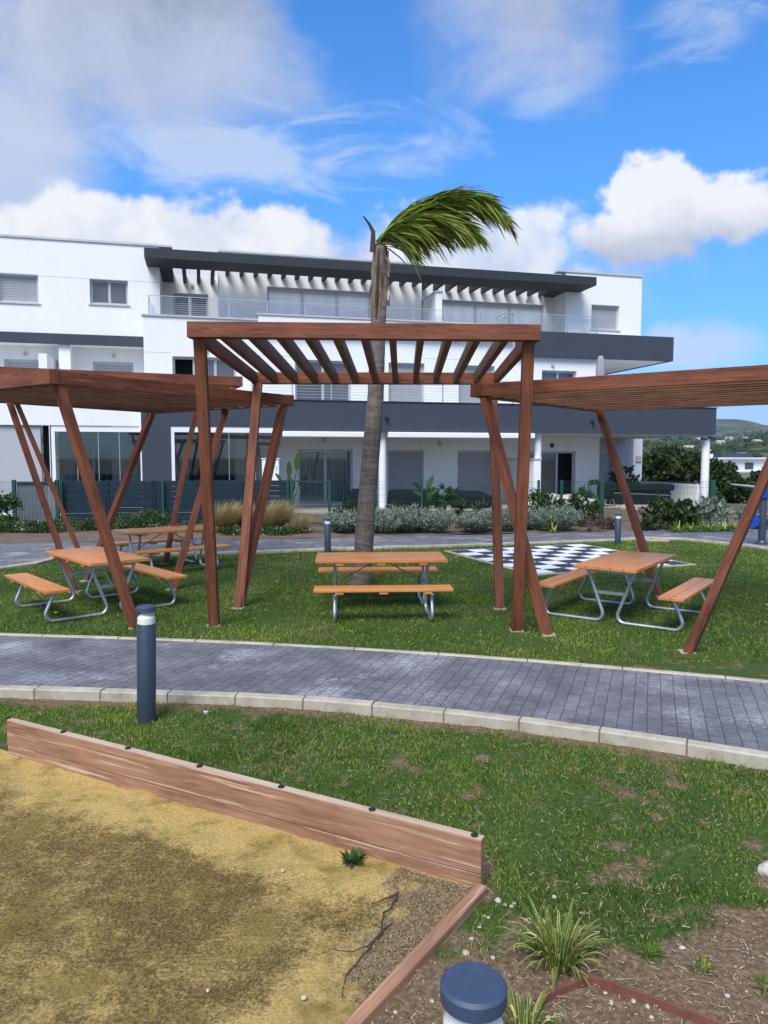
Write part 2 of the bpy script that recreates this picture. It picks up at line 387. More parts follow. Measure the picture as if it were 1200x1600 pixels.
# ------------------------------------------------------------------ objects and meshes
def tag(o, label=None, cat=None, group=None, kind=None):
    if label: o['label'] = label
    if cat: o['category'] = cat
    if group: o['group'] = group
    if kind: o['kind'] = kind
    return o
def thing(name, label, cat, loc=(0, 0, 0), rz=0, group=None):
    o = bpy.data.objects.new(name, None); C.objects.link(o); o.empty_display_size = .2
    o.location = loc; o.rotation_euler = (0, 0, rz)
    return tag(o, label, cat, group)
def children_of(o): return [c for c in bpy.data.objects if c.parent == o]
def copy_tree(o, parent=None):
    c = o.copy(); C.objects.link(c)
    if parent: c.parent = parent
    for ch in children_of(o): copy_tree(ch, c)
    return c
def link(me, name, mats, parent=None, bevel=0, offset=None):
    o = bpy.data.objects.new(name, me); C.objects.link(o)
    for m in (mats if isinstance(mats, (list, tuple)) else [mats]): me.materials.append(MATS[m])
    if parent: o.parent = parent
    if bevel:
        b = o.modifiers.new('bevel', 'BEVEL'); b.width = bevel; b.segments = 2; b.limit_method = 'ANGLE'; b.angle_limit = R(40)
    return o

class MB:
    """collects shapes for ONE mesh; off is subtracted from every point (the thing's own base)"""
    def __init__(s, off=(0, 0, 0)): s.v = []; s.f = []; s.g = []; s.mi = []; s.off = Vector(off); s.cur = 0
    def add(s, pts, faces, grain=None):
        b = len(s.v)
        for p in pts: s.v.append(Vector(p) - s.off)
        s.g.extend(grain if grain else [(0, 0, 0)] * len(pts))
        for f in faces: s.f.append([b + i for i in f]); s.mi.append(s.cur)
    BOXF = [(0, 3, 2, 1), (4, 5, 6, 7), (0, 1, 5, 4), (1, 2, 6, 5), (2, 3, 7, 6), (3, 0, 4, 7)]
    def box(s, x0, x1, y0, y1, z0, z1):
        x0, x1 = sorted((x0, x1)); y0, y1 = sorted((y0, y1)); z0, z1 = sorted((z0, z1))
        pts = [(x0, y0, z0), (x1, y0, z0), (x1, y1, z0), (x0, y1, z0), (x0, y0, z1), (x1, y0, z1), (x1, y1, z1), (x0, y1, z1)]
        L = max(range(3), key=lambda i: (x1 - x0, y1 - y0, z1 - z0)[i]); q = random.uniform(0, 40)
        gr = [(p[L] + q, p[(L + 1) % 3] + q, p[(L + 2) % 3]) for p in pts]
        s.add(pts, s.BOXF, gr)
    def beam(s, a, b, w, h, up=(0, 0, 1), skew=None):
        """bar from a to b; w sideways, h along up"""
        a = Vector(a); b = Vector(b); d = (b - a); L = d.length; d.normalize(); u = Vector(up)
        side = d.cross(u); side.normalize(); u2 = side.cross(d); q = random.uniform(0, 40)
        pts, gr = [], []
        for e, l in ((a, 0), (b, L)):
            for i, j in ((-1, -1), (1, -1), (1, 1), (-1, 1)):
                pts.append(e + side * (i * w / 2) + u2 * (j * h / 2)); gr.append((l + q, i * w / 2 + q, j * h / 2))
        s.add(pts, [(0, 1, 2, 3), (7, 6, 5, 4), (0, 4, 5, 1), (1, 5, 6, 2), (2, 6, 7, 3), (3, 7, 4, 0)], gr)
    def post(s, a, b, ax, w, h):
        """leaning post cut level at both ends: section w along ax, h across, both horizontal"""
        a = Vector(a); b = Vector(b); ax = Vector(ax).normalized(); ay = Vector((-ax.y, ax.x, 0)); q = random.uniform(0, 40); L = (b - a).length
        pts, gr = [], []
        for e, l in ((a, 0), (b, L)):
            for i, j in ((-1, -1), (1, -1), (1, 1), (-1, 1)):
                pts.append(e + ax * (i * w / 2) + ay * (j * h / 2)); gr.append((l + q, i * w / 2 + q, j * h / 2))
        s.add(pts, [(0, 3, 2, 1), (4, 5, 6, 7), (0, 1, 5, 4), (1, 2, 6, 5), (2, 3, 7, 6), (3, 0, 4, 7)], gr)
    def tube(s, pts, r, n=8, caps=True):
        pts = [Vector(p) for p in pts]; rr = r if isinstance(r, (list, tuple)) else [r] * len(pts)
        vs, gr = [], []; ref = None; L = 0
        for i, p in enumerate(pts):
            d = (pts[min(i + 1, len(pts) - 1)] - pts[max(i - 1, 0)]).normalized()
            if ref is None: ref = d.orthogonal().normalized()
            else: ref = (ref - d * ref.dot(d)).normalized()
            o = d.cross(ref)
            if i: L += (p - pts[i - 1]).length
            for k in range(n):
                a = 2 * math.pi * k / n; vs.append(p + (ref * math.cos(a) + o * math.sin(a)) * rr[i]); gr.append((L, math.cos(a) * .15, math.sin(a) * .15))
        fc = [(i * n + k, i * n + (k + 1) % n, (i + 1) * n + (k + 1) % n, (i + 1) * n + k) for i in range(len(pts) - 1) for k in range(n)]
        if caps: fc += [tuple(range(n - 1, -1, -1)), tuple((len(pts) - 1) * n + k for k in range(n))]
        s.add(vs, fc, gr)
    def lathe(s, prof, c=(0, 0, 0), n=32):
        vs = [(c[0] + r * math.cos(2 * math.pi * k / n), c[1] + r * math.sin(2 * math.pi * k / n), c[2] + z) for r, z in prof for k in range(n)]
        fc = [(i * n + k, i * n + (k + 1) % n, (i + 1) * n + (k + 1) % n, (i + 1) * n + k) for i in range(len(prof) - 1) for k in range(n)]
        fc += [tuple(range(n - 1, -1, -1)), tuple((len(prof) - 1) * n + k for k in range(n))]
        s.add(vs, fc)
    def prism(s, poly, lo, hi, axis=2):
        """polygon (u, v) extruded along an axis from lo to hi"""
        n = len(poly)
        def pt(u, v, w): return {0: (w, u, v), 1: (u, w, v), 2: (u, v, w)}[axis]
        vs = [pt(u, v, lo) for u, v in poly] + [pt(u, v, hi) for u, v in poly]
        s.add(vs, [tuple(range(n - 1, -1, -1)), tuple(range(n, 2 * n))] + [(i, (i + 1) % n, n + (i + 1) % n, n + i) for i in range(n)])
    def build(s, name, mats, parent=None, bevel=0, smooth=False):
        me = bpy.data.meshes.new(name); me.from_pydata([tuple(p) for p in s.v], [], s.f)
        if any(s.mi): me.polygons.foreach_set('material_index', s.mi)
        ga = me.attributes.new('grain', 'FLOAT_VECTOR', 'POINT'); ga.data.foreach_set('vector', np.array(s.g, dtype=np.float32).ravel())
        bm = bmesh.new(); bm.from_mesh(me); bmesh.ops.recalc_face_normals(bm, faces=bm.faces); bm.to_mesh(me); bm.free()
        if smooth: me.polygons.foreach_set('use_smooth', [True] * len(me.polygons)); me.set_sharp_from_angle(angle=R(38))
        return link(me, name, mats, parent, bevel)

def np_mesh(name, verts, quads, tris, mats, parent=None, tint=None, smooth=False, bare=None):
    me = bpy.data.meshes.new(name); verts = np.asarray(verts, np.float32).reshape(-1, 3)
    q = np.zeros((0, 4), np.int32) if quads is None else np.asarray(quads, np.int32).reshape(-1, 4)
    t = np.zeros((0, 3), np.int32) if tris is None else np.asarray(tris, np.int32).reshape(-1, 3)
    me.vertices.add(len(verts)); me.vertices.foreach_set('co', verts.ravel())
    me.loops.add(q.size + t.size); me.loops.foreach_set('vertex_index', np.concatenate([q.ravel(), t.ravel()]))
    me.polygons.add(len(q) + len(t))
    me.polygons.foreach_set('loop_start', np.concatenate([np.arange(len(q)) * 4, q.size + np.arange(len(t)) * 3]).astype(np.int32))
    if smooth: me.polygons.foreach_set('use_smooth', np.ones(len(q) + len(t), bool))
    me.update(calc_edges=True)
    for nm, a in (('tint', tint), ('bare', bare)):
        if a is not None:
            at = me.attributes.new(nm, 'FLOAT', 'POINT'); at.data.foreach_set('value', np.asarray(a, np.float32))
    me.validate()
    return link(me, name, mats, parent)

def ribbons(paths, widths, tint, sidev=None):
    """paths (n,k,3) centre lines, widths (n,k): flat blades; returns verts, quads, tint"""
    n, k, _ = paths.shape
    d = np.gradient(paths, axis=1); d /= np.linalg.norm(d, axis=2, keepdims=True) + 1e-9
    if sidev is None:
        a = rng.uniform(0, 2 * np.pi, n); sidev = np.stack([np.cos(a), np.sin(a), np.zeros(n)], 1)
    s = sidev[:, None, :] - d * np.sum(sidev[:, None, :] * d, 2, keepdims=True)
    s /= np.linalg.norm(s, axis=2, keepdims=True) + 1e-9
    L = paths - s * widths[..., None] / 2; Rr = paths + s * widths[..., None] / 2
    v = np.stack([L, Rr], 2).reshape(-1, 3)
    idx = np.arange(n)[:, None] * (2 * k) + np.arange(k - 1)[None] * 2
    q = np.stack([idx, idx + 1, idx + 3, idx + 2], 2).reshape(-1, 4)
    return v, q, np.repeat(tint, 2 * k)

def arch_paths(n, base_r, lmin, lmax, up0, up1, droop, k=6, wind=(0, 0, 0), sq=1.0):
    """arching blades from a tuft at the origin; up0..up1 = start elevation range (deg)"""
    a = rng.uniform(0, 2 * np.pi, n); L = rng.uniform(lmin, lmax, n); e = np.radians(rng.uniform(up0, up1, n)); r = base_r * np.sqrt(rng.uniform(0, 1, n))
    t = np.linspace(0, 1, k)[None]
    p = np.zeros((n, k, 3)); hd = np.stack([np.cos(a), np.sin(a)], 1)
    hor = np.cos(e)[:, None] * t * L[:, None]; ver = np.sin(e)[:, None] * t * L[:, None] - (droop * L * rng.uniform(.5, 1.3, n))[:, None] * t ** 2.2
    p[:, :, 0] = hd[:, :1] * (r[:, None] + hor) + wind[0] * L[:, None] * t ** 2
    p[:, :, 1] = (hd[:, 1:] * (r[:, None] + hor)) * sq + wind[1] * L[:, None] * t ** 2
    p[:, :, 2] = np.maximum(ver, .004 + .01 * rng.uniform(0, 1, n)[:, None]) + wind[2] * L[:, None] * t ** 2
    return p, a

def leaf_quads(pts, size, tint, flat=0.0, long=1.0, outward=None, wid=.42):
    """one diamond leaf per point"""
    n = len(pts); s = size * rng.uniform(.6, 1.35, n)
    a = rng.normal(size=(n, 3));
    if outward is not None: a = a * .8 + outward
    a[:, 2] *= (1 - flat); a /= np.linalg.norm(a, axis=1, keepdims=True)
    b = np.cross(a, rng.normal(size=(n, 3))); b /= np.linalg.norm(b, axis=1, keepdims=True)
    A = a * (s * long)[:, None]; B = b * (s * wid)[:, None]
    v = np.stack([pts, pts + A * .5 + B, pts + A, pts + A * .5 - B], 1).reshape(-1, 3)
    q = np.arange(4 * n).reshape(n, 4)
    return v, q, np.repeat(tint, 4)

def clump_points(n, rx, ry, rz, clumps, spread, shell=.55):
    """points in clumps through a crown's volume"""
    d = rng.normal(size=(clumps, 3)); d /= np.linalg.norm(d, axis=1, keepdims=True)
    rad = shell + (1 - shell) * rng.uniform(0, 1, clumps) ** .6
    cc = d * rad[:, None] * rng.uniform(.86, 1.12, clumps)[:, None]
    w = rng.integers(0, clumps, n); off = rng.normal(size=(n, 3)) * spread
    p = (cc[w] + off) * np.array([rx, ry, rz]); tone = rng.uniform(0, .5, clumps)[w]
    return p, tone, d[w]

def bush(name, label, loc, rx, rz, mat_, leaf=.07, n=900, cat='shrub', ry=None, clumps=26, long=1.2, stems=5, spread=.16, group=None, stem_mat='bark_brown', base=0):
    ry = ry or rx; t = thing(name, label, cat, loc, 0, group)
    p, tone, out = clump_points(n, rx, ry, rz, clumps, spread)
    p[:, 2] += rz * .92 + base; p[:, 2] = np.maximum(p[:, 2], .02)
    v, q, ti = leaf_quads(p, leaf, np.clip(tone + rng.uniform(0, .5, n), 0, 1), .1, long, out * .5 + np.array([0, 0, .5]))
    np_mesh('foliage', v, q, None, mat_, t, ti)
    m = MB()
    for i in range(stems):
        a = random.uniform(0, 6.28); e = Vector((math.cos(a) * rx * .5, math.sin(a) * ry * .5, rz * 1.2 + base))
        m.tube([(e.x * .1, e.y * .1, -.02), (e.x * .4, e.y * .4, e.z * .5), e], [.02 * rz + .008, .015 * rz + .005, .004], 5)
    m.build('stem', stem_mat, t)
    return t

def tuft(name, label, loc, n, lmin, lmax, up, droop, w, mat_, cat='plant', base=.06, wind=(0, 0, 0), tintr=(0, 1), k=6, group=None):
    p, a = arch_paths(n, base, lmin, lmax, up[0], up[1], droop, k, wind)
    t = np.linspace(0, 1, k)[None]; wd = w * np.sin(np.clip(.25 + t * .75, 0, 1) * np.pi) ** .7 * np.ones((n, 1)) + .0006
    v, q, ti = ribbons(p, wd, rng.uniform(*tintr, n), np.stack([-np.sin(a), np.cos(a), np.zeros(n)], 1))
    o = np_mesh(name, v, q, None, mat_, None, ti); o.location = loc
    return tag(o, label, cat, group)

# ------------------------------------------------------------------ ground, paths, court
def nz(x, y, s, o=0): return noise.noise(Vector((x * s + o, y * s - o * .7, o * 1.3)))
def resample(pts, step):
    pts = [Vector(p) for p in pts]; dense = []
    for i in range(len(pts) - 1):
        p0, p1, p2, p3 = pts[max(i - 1, 0)], pts[i], pts[i + 1], pts[min(i + 2, len(pts) - 1)]
        for k in range(24):
            t = k / 24
            dense.append(.5 * ((2 * p1) + (p2 - p0) * t + (2 * p0 - 5 * p1 + 4 * p2 - p3) * t * t + (3 * p1 - p0 - 3 * p2 + p3) * t ** 3))
    dense.append(pts[-1]); out = [dense[0]]; acc = 0
    for a, b in zip(dense, dense[1:]):
        seg = (b - a).length
        while acc + seg >= step and seg > 1e-6:
            t = (step - acc) / seg; a = a.lerp(b, t); out.append(a); seg = (b - a).length; acc = 0
        acc += seg
    return out
def normals2(c):
    r = []
    for i in range(len(c)):
        d = c[min(i + 1, len(c) - 1)] - c[max(i - 1, 0)]; d.z = 0; d.normalize(); r.append(Vector((-d.y, d.x, 0)))
    return r
PZ = .078
near_far = [G(x, y, PZ) for x, y in ((-700, 975), (-260, 985), (-120, 988), (0, 993), (200, 999), (400, 1007), (600, 1018), (800, 1032), (1000, 1049), (1200, 1067), (1420, 1092), (1750, 1140), (2150, 1210))]
near_near = [G(x, y, PZ) for x, y in ((-800, 1052), (-320, 1062), (-140, 1066), (0, 1071), (200, 1077), (400, 1084), (600, 1098), (800, 1119), (1000, 1146), (1200, 1176), (1440, 1220), (1800, 1300), (2300, 1440))]
back_front = [G(x, y) for x, y in ((84, 868), (200, 868), (340, 866), (480, 861), (600, 857), (800, 851), (930, 846), (1038, 842), (1110, 848), (1200, 858), (1330, 880))]
back_back = [G(x, y) for x, y in ((-260, 855), (0, 852), (200, 848), (400, 846), (520, 842), (650, 839), (800, 836), (960, 832), (1040, 828), (1200, 827), (1400, 828))]
side_edge = [G(x, y) for x, y in ((84, 868), (80, 873), (62, 881), (30, 886), (0, 890), (-120, 905))]

def strip(name, A, B, n, z, m):
    def even(p, n):
        q = resample(p, .05); return [q[int(round(i * (len(q) - 1) / (n - 1)))] for i in range(n)]
    a, b = even(A, n), even(B, n); mb = MB()
    for i in range(n - 1):
        for j in range(6):
            pa = [a[i].lerp(b[i], j / 6), a[i + 1].lerp(b[i + 1], j / 6), a[i + 1].lerp(b[i + 1], (j + 1) / 6), a[i].lerp(b[i], (j + 1) / 6)]
            mb.add([(p.x, p.y, z) for p in pa], [(0, 1, 2, 3)])
    return tag(mb.build(name, m), kind='structure')
def kerb(name, line, width, z0, z1, side, block=.6, m='kerb_concrete'):
    """row of kerb blocks along a line, standing on its given side"""
    c = resample(line, block); n = normals2(c); mb = MB()
    for i in range(len(c) - 1):
        d = (c[i + 1] - c[i]); gap = .007; dn = d.normalized()
        ends = [(c[i] + dn * gap, n[i]), (c[i + 1] - dn * gap, n[i + 1])]
        dz = random.uniform(-.004, .004); ch = .012
        prof = [(0, z0), (0, z1 - ch), (ch, z1), (width - ch, z1), (width, z1 - ch), (width, z0)]
        vs = [(e.x + nn.x * u * side, e.y + nn.y * u * side, z + dz) for e, nn in ends for u, z in prof]; k = len(prof)
        mb.add(vs, [tuple(range(k)), tuple(range(2 * k - 1, k - 1, -1))] + [(j, k + j, k + j + 1, j + 1) for j in range(k - 1)])
        mb.cur = 1                      # mortar in the joint
        e, nn = c[i + 1], n[i + 1]; t = Vector((dn.x, dn.y, 0)) * (gap + .004)
        q = [(.006, z0), (.006, z1 - .012), (width - .006, z1 - .012), (width - .006, z0)]
        vs = [(e.x + nn.x * u * side + sg * t.x, e.y + nn.y * u * side + sg * t.y, z) for sg in (-1, 1) for u, z in q]
        mb.add(vs, [(0, 1, 5, 4), (1, 2, 6, 5), (2, 3, 7, 6), (0, 3, 2, 1), (4, 5, 6, 7)])
        mb.cur = 0
    return tag(mb.build(name, [m, 'kerb_mortar']), kind='structure')

# court corner and its two edges
KC = G(751, 1392); KL = G(12, 1180); KB = G(557, 1600)
e1 = (KL - KC); e1.z = 0; PL_LEN = e1.length; e1.normalize()
e2 = (KB - KC); e2.z = 0; e2.normalize()
def in_court(x, y):
    p = Vector((x, y, 0)) - KC; det = e1.x * e2.y - e1.y * e2.x
    a = (p.x * e2.y - p.y * e2.x) / det; b = (e1.x * p.y - e1.y * p.x) / det
    return a, b
SOIL_C = G(830, 1530)
def bare_at(x, y):
    """1 = bare soil, 0 = full grass"""
    f = 0
    # soil by the corner bollard, thinning away up to the right
    dline = (y - (2.30 + .10 * (x - .3))) + .55 * nz(x, y, 2.2, 6.6) + .35 * nz(x, y, 5.5, 1.2); f += max(0, min(1, (1.0 - dline) / .55))
    # thin line along the kerb
    f += .45 * max(0, nz(x, y, 2.6, 3.1)) + .30 * max(0, nz(x, y, 1.1, 9.3) + .05) + .7 * max(0, nz(x, y, 6.5, 5.2) - .14) + .9 * max(0, nz(x, y, 12, 2.2) - .15)
    if 5.0 < y < 8.2:
        k = abs(y - float(np.interp(x, NKX, NKY))); f += .6 * max(0, 1 - k / .22)
    return min(1, f)
_c = resample([Vector((p.x, p.y, 0)) for p in near_near], .15); _n = normals2(_c)
NKERB = [p - n * .13 for p, n in zip(_c, _n)]; NKX = [p.x for p in NKERB]; NKY = [p.y for p in NKERB]

def grid(name, xs, ys, m, zf, bf=None, keep=None, kind='structure', fpt=None):
    nx, ny = len(xs), len(ys); V = np.zeros((ny, nx, 3)); B = np.zeros((ny, nx))
    for j, y in enumerate(ys):
        for i, x in enumerate(xs):
            X, Y = fpt(x, y) if fpt else (x, y)
            V[j, i] = (X, Y, zf(X, Y)); B[j, i] = bf(X, Y) if bf else 0
    id_ = np.arange(nx * ny).reshape(ny, nx)
    q = np.stack([id_[:-1, :-1], id_[:-1, 1:], id_[1:, 1:], id_[1:, :-1]], 2).reshape(-1, 4)
    if keep:
        c = V.reshape(-1, 3)[q].mean(1); q = q[[keep(p[0], p[1]) for p in c]]
    return tag(np_mesh(name, V.reshape(-1, 3), q, None, m, None, None, True, B.ravel()), kind=kind)

gm = MB(); gm.add([(-3900, -1500, -.12), (3900, -1500, -.12), (3900, 3900, -.12), (-3900, 3900, -.12)], [(0, 1, 2, 3)])
tag(gm.build('ground', 'far_ground'), kind='structure')
def lz(x, y):
    a, b = in_court(x, y)
    if a > .02 and b > .03: return -.06
    return .012 * nz(x, y, 1.3, 2.2) + .010 * nz(x, y, 7, 4.2)
grid('lawn', np.arange(-4.6, 5.4, .05), np.arange(1.6, 7.6, .05), 'lawn_soil', lz, bare_at)
grid('lawn', np.arange(-14, 15.01, .25), np.arange(7.55, 19.6, .25), 'lawn_soil', lambda x, y: .012 * nz(x, y, 1.3, 2.2), lambda x, y: .30 * max(0, .1 + nz(x, y, .9, 9.3)) + .55 * max(0, nz(x, y, 3.1, 1.3) - .08))
lm = MB(); lm.add([(-14, .5, -.03), (14, .5, -.03), (14, 7.6, -.03), (-14, 7.6, -.03)], [(0, 1, 2, 3)]); tag(lm.build('lawn', 'lawn_soil'), kind='structure')
def court_pt(a, b): q = KC + e1 * a + e2 * b; return q.x, q.y
def court_bare(x, y):
    a, b = in_court(x, y)
    wob = .18 * nz(x, y, 2.4, 1.1)
    return max(0, .62 - 1.3 * max(0, min(b, a * 1.2) + wob - .05)) * .9 - .08
grid('sand_court', np.arange(-.03, 5.2, .035), np.arange(-.03, 3.0, .035), 'court_sand', lambda x, y: .010 + .010 * nz(x, y, 2.1, 7) + .006 * nz(x, y, 13, 3), court_bare, fpt=court_pt)

strip('path', near_near, near_far, 60, PZ, 'stamped_paving')
kerb('kerb', [Vector((p.x, p.y, 0)) for p in near_near], .105, -.04, .090, -1)
kerb('kerb', [Vector((p.x, p.y, 0)) for p in near_far], .08, -.04, .090, 1, .9)
bf = [Vector((p.x, p.y, 0)) for p in back_front]; bb = [Vector((p.x, p.y, 0)) for p in back_back]
se = [Vector((p.x, p.y, 0)) for p in side_edge]
strip('back_path', bf, [G(84, 850)] + [p for p in bb if p.x > G(84, 850).x], 70, .030, 'stamped_paving')
sp = MB(); ring = resample(se, .3) + [Vector((-14, 13.0, 0)), Vector((-14, 17.6, 0))] + [p for p in bb[:2]] + [G(84, 850)]
sp.add([(p.x, p.y, .0301) for p in ring], [tuple(range(len(ring)))]); tag(sp.build('back_path', 'stamped_paving'), kind='structure')
kerb('kerb', bf, .14, -.04, .060, -1, .9)
kerb('kerb', se, .14, -.04, .060, 1, .5)
BBX = [p.x for p in resample(bb, .3)]; BBY = [p.y for p in resample(bb, .3)]
grid('planting_bed', np.arange(-20, 20.1, .3), np.arange(0, 9.1, .3), 'olive_soil', lambda x, y: .012 + .05 * (nz(x, y, 1.2, 5) + .3), fpt=lambda x, t: (x, float(np.interp(x, BBX, BBY)) + t))

# grass blades
def grass(name, n, xr, yr, hmin, hmax, w, dens, segs=3, straw=.12):
    X = rng.uniform(*xr, n * 2); Y = np.sqrt(rng.uniform(0, 1, n * 2)) * 0 + rng.uniform(*yr, n * 2); keep = []
    for i in range(n * 2):
        if rng.random() < dens(X[i], Y[i]): keep.append(i)
        if len(keep) >= n: break
    X = X[keep]; Y = Y[keep]; m = len(keep)
    hgt = rng.uniform(hmin, hmax, m) * np.array([1 + .55 * nz(x, y, 3.3, 8.8) for x, y in zip(X, Y)])
    a = rng.uniform(0, 2 * np.pi, m); ln = rng.uniform(.15, .9, m)
    t = np.linspace(0, 1, segs)[None]
    p = np.zeros((m, segs, 3)); p[:, :, 0] = X[:, None] + np.cos(a)[:, None] * (ln * hgt)[:, None] * t ** 1.6
    p[:, :, 1] = Y[:, None] + np.sin(a)[:, None] * (ln * hgt)[:, None] * t ** 1.6
    p[:, :, 2] = -.004 + hgt[:, None] * (t - .25 * ln[:, None] * t ** 2)
    wd = w * rng.uniform(.7, 1.3, m)[:, None] * (1 - t ** 1.5 * .88)
    dry = np.array([.5 * nz(x, y, 1.4, 6.1) + .5 * nz(x, y, 5.2, 2.7) for x, y in zip(X, Y)])
    ti = np.clip(.36 + .26 * rng.normal(size=m) * .7 + .34 * np.array([nz(x, y, .9, 4.4) + .6 * nz(x, y, 4.2, 7.7) for x, y in zip(X, Y)]) + .05, .02, .72)
    isd = rng.random(m) < (straw + .55 * np.clip(dry, 0, 1)); ti = np.where(isd, rng.uniform(.8, 1, m), ti)
    p[isd, :, 2] *= .6
    v, q, tt = ribbons(p, wd, ti)
    return tag(np_mesh(name, v, q, None, 'lawn_blades', None, tt), kind='stuff')
def dens_near(x, y):
    if abs(x) > .62 * y + .6: return 0
    a, b = in_court(x, y)
    if a > -.07 and b > -.06: return 0
    if y > float(np.interp(x, NKX, NKY)) + .01: return 0
    d = 1 - bare_at(x, y) * 1.15; return max(.012, d) * (.35 + 1.1 * max(0, .45 + nz(x, y, 5.5, 1.7)))
FFX = [p.x for p in resample(near_far, .2)]; FFY = [p.y for p in resample(near_far, .2)]
BFX = [p.x for p in resample(bf, .2)]; BFY = [p.y for p in resample(bf, .2)]
SEX = sorted((p.x, p.y) for p in resample(se, .2))
BOARD_C, BOARD_S, BOARD_A = Vector((3.73, 15.35, 0)), 3.7, R(21)
def on_board(x, y, pad=.0):
    d = Vector((x, y, 0)) - BOARD_C; u = d.x * math.cos(BOARD_A) + d.y * math.sin(BOARD_A); v = -d.x * math.sin(BOARD_A) + d.y * math.cos(BOARD_A)
    return max(abs(u), abs(v)) < BOARD_S / 2 + pad
def dens_far(x, y):
    if abs(x) > .58 * y + 1.0 or y < float(np.interp(x, FFX, FFY)) + .10 or on_board(x, y, .0): return 0
    lim = float(np.interp(x, BFX, BFY)) if x > BFX[0] else float(np.interp(x, [q[0] for q in SEX], [q[1] for q in SEX]))
    if y > lim - .14: return 0
    return .72 + .5 * nz(x, y, 2.5, 1.7) - .9 * max(0, nz(x, y, 3.1, 1.3) - .08)
grass('grass', 190000, (-4.4, 5.2), (2.2, 7.4), .018, .044, .0052, dens_near, 3, .15)
grass('grass', 105000, (-9.0, 10.0), (7.4, 12.0), .022, .050, .0085, dens_far, 3, .13)
grass('grass', 72000, (-10.5, 11.5), (12.0, 19.0), .022, .050, .012, dens_far, 3, .11)

# ------------------------------------------------------------------ the apartment building
bld = thing('apartment_building', 'long white three storey apartment block with dark grey bands and roof pergola', 'building', (0, D0, 0), YAW)
def B(name, m, parent=None, bevel=0, smooth=False):
    class _B(MB):
        def done(s): return s.build(name, m, parent or bld, bevel, smooth)
    return _B()
def wall(name, m, s0, s1, z0, z1, d, thick, holes=(), parent=None):
    xs = sorted({s0, s1, *[min(max(h[0], s0), s1) for h in holes], *[min(max(h[1], s0), s1) for h in holes]}); zs = sorted({z0, z1, *[min(max(h[2], z0), z1) for h in holes], *[min(max(h[3], z0), z1) for h in holes]})
    b = B(name, m, parent)
    def solid(i, j):
        if not (0 <= i < len(xs) - 1 and 0 <= j < len(zs) - 1): return False
        x, z = (xs[i] + xs[i + 1]) / 2, (zs[j] + zs[j + 1]) / 2
        return not any(h[0] < x < h[1] and h[2] < z < h[3] for h in holes)
    for i in range(len(xs) - 1):
        for j in range(len(zs) - 1):
            if not solid(i, j): continue
            a, c, e, f = xs[i], xs[i + 1], zs[j], zs[j + 1]; d1 = d + thick
            b.add([(a, d, e), (c, d, e), (c, d, f), (a, d, f)], [(0, 1, 2, 3)]); b.add([(a, d1, e), (c, d1, e), (c, d1, f), (a, d1, f)], [(3, 2, 1, 0)])
            if not solid(i - 1, j): b.add([(a, d, e), (a, d1, e), (a, d1, f), (a, d, f)], [(3, 2, 1, 0)])
            if not solid(i + 1, j): b.add([(c, d, e), (c, d1, e), (c, d1, f), (c, d, f)], [(0, 1, 2, 3)])
            if not solid(i, j - 1): b.add([(a, d, e), (c, d, e), (c, d1, e), (a, d1, e)], [(3, 2, 1, 0)])
            if not solid(i, j + 1): b.add([(a, d, f), (c, d, f), (c, d1, f), (a, d1, f)], [(0, 1, 2, 3)])
    me = bpy.data.meshes.new(name); bm = bmesh.new(); vs = [bm.verts.new(v) for v in b.v]
    for f in b.f: bm.faces.new([vs[i] for i in f])
    bmesh.ops.remove_doubles(bm, verts=bm.verts, dist=.0005); bmesh.ops.recalc_face_normals(bm, faces=bm.faces); bm.to_mesh(me); bm.free()
    return link(me, name, m, parent or bld)
def window(s0, s1, z0, z1, d, n=2, kind='glass', sill=True, fw=.085, name='window', parent=None, open_n=None):
    """framed opening set .16 back in a wall whose face is at d; children: panes or a roller shutter"""
    q = d + .16; b = B(name, 'grey_metal', parent)
    b.box(s0, s0 + fw, q, q + .07, z0, z1); b.box(s1 - fw, s1, q, q + .07, z0, z1)
    b.box(s0 + fw, s1 - fw, q, q + .07, z1 - fw, z1); b.box(s0 + fw, s1 - fw, q, q + .07, z0, z0 + fw)
    if kind != 'shutter':
        for i in range(1, n):
            x = s0 + (s1 - s0) * i / n; b.box(x - fw * .6, x + fw * .6, q - .004, q + .066, z0 + fw, z1 - fw)
    w = b.done()
    if kind == 'shutter':
        c = B('roller_shutter', 'roller_shutter', w); c.box(s0 + fw - .01, s1 - fw + .01, q + .015, q + .035, z0 + .02, z1 - fw + .01); c.done()
    else:
        for i in range(n):
            a = s0 + fw + (s1 - s0 - 2 * fw) * i / n; e = s0 + fw + (s1 - s0 - 2 * fw) * (i + 1) / n
            k = kind if not isinstance(kind, (list, tuple)) else kind[i]
            if k == 'open':
                c = B('room_interior', 'room_dark', w); c.box(a - .8, e + 1.2, q + .6, q + .62, z0 - .2, z1 + .2); c.done(); continue  # near-black sheet stands in for the shade of the room inside
            c = B('pane', {'glass': 'window_glass', 'blind': 'blind_glass', 'clear': 'clear_glass'}[k], w); c.box(a, e, q + .03, q + .04, z0 + fw, z1 - fw); c.done()
    if sill:
        c = B('sill', 'coping_stone', w); c.box(s0 - .06, s1 + .06, d - .05, d + .155, z0 - .045, z0 - .003); c.done()
    return w
def pxwin(x0, y0, x1, y1, d, **k):
    s0, s1 = fs(x0, d), fs(x1, d); z1 = fz((x0 + x1) / 2, y0, d); z0 = fz((x0 + x1) / 2, y1, d)
    window(s0, s1, z0, z1, d, **k); return (s0, s1, z0, z1)
def rect(x0, y0, x1, y1, d):
    return (fs(x0, d), fs(x1, d), fz((x0 + x1) / 2, y1, d), fz((x0 + x1) / 2, y0, d))

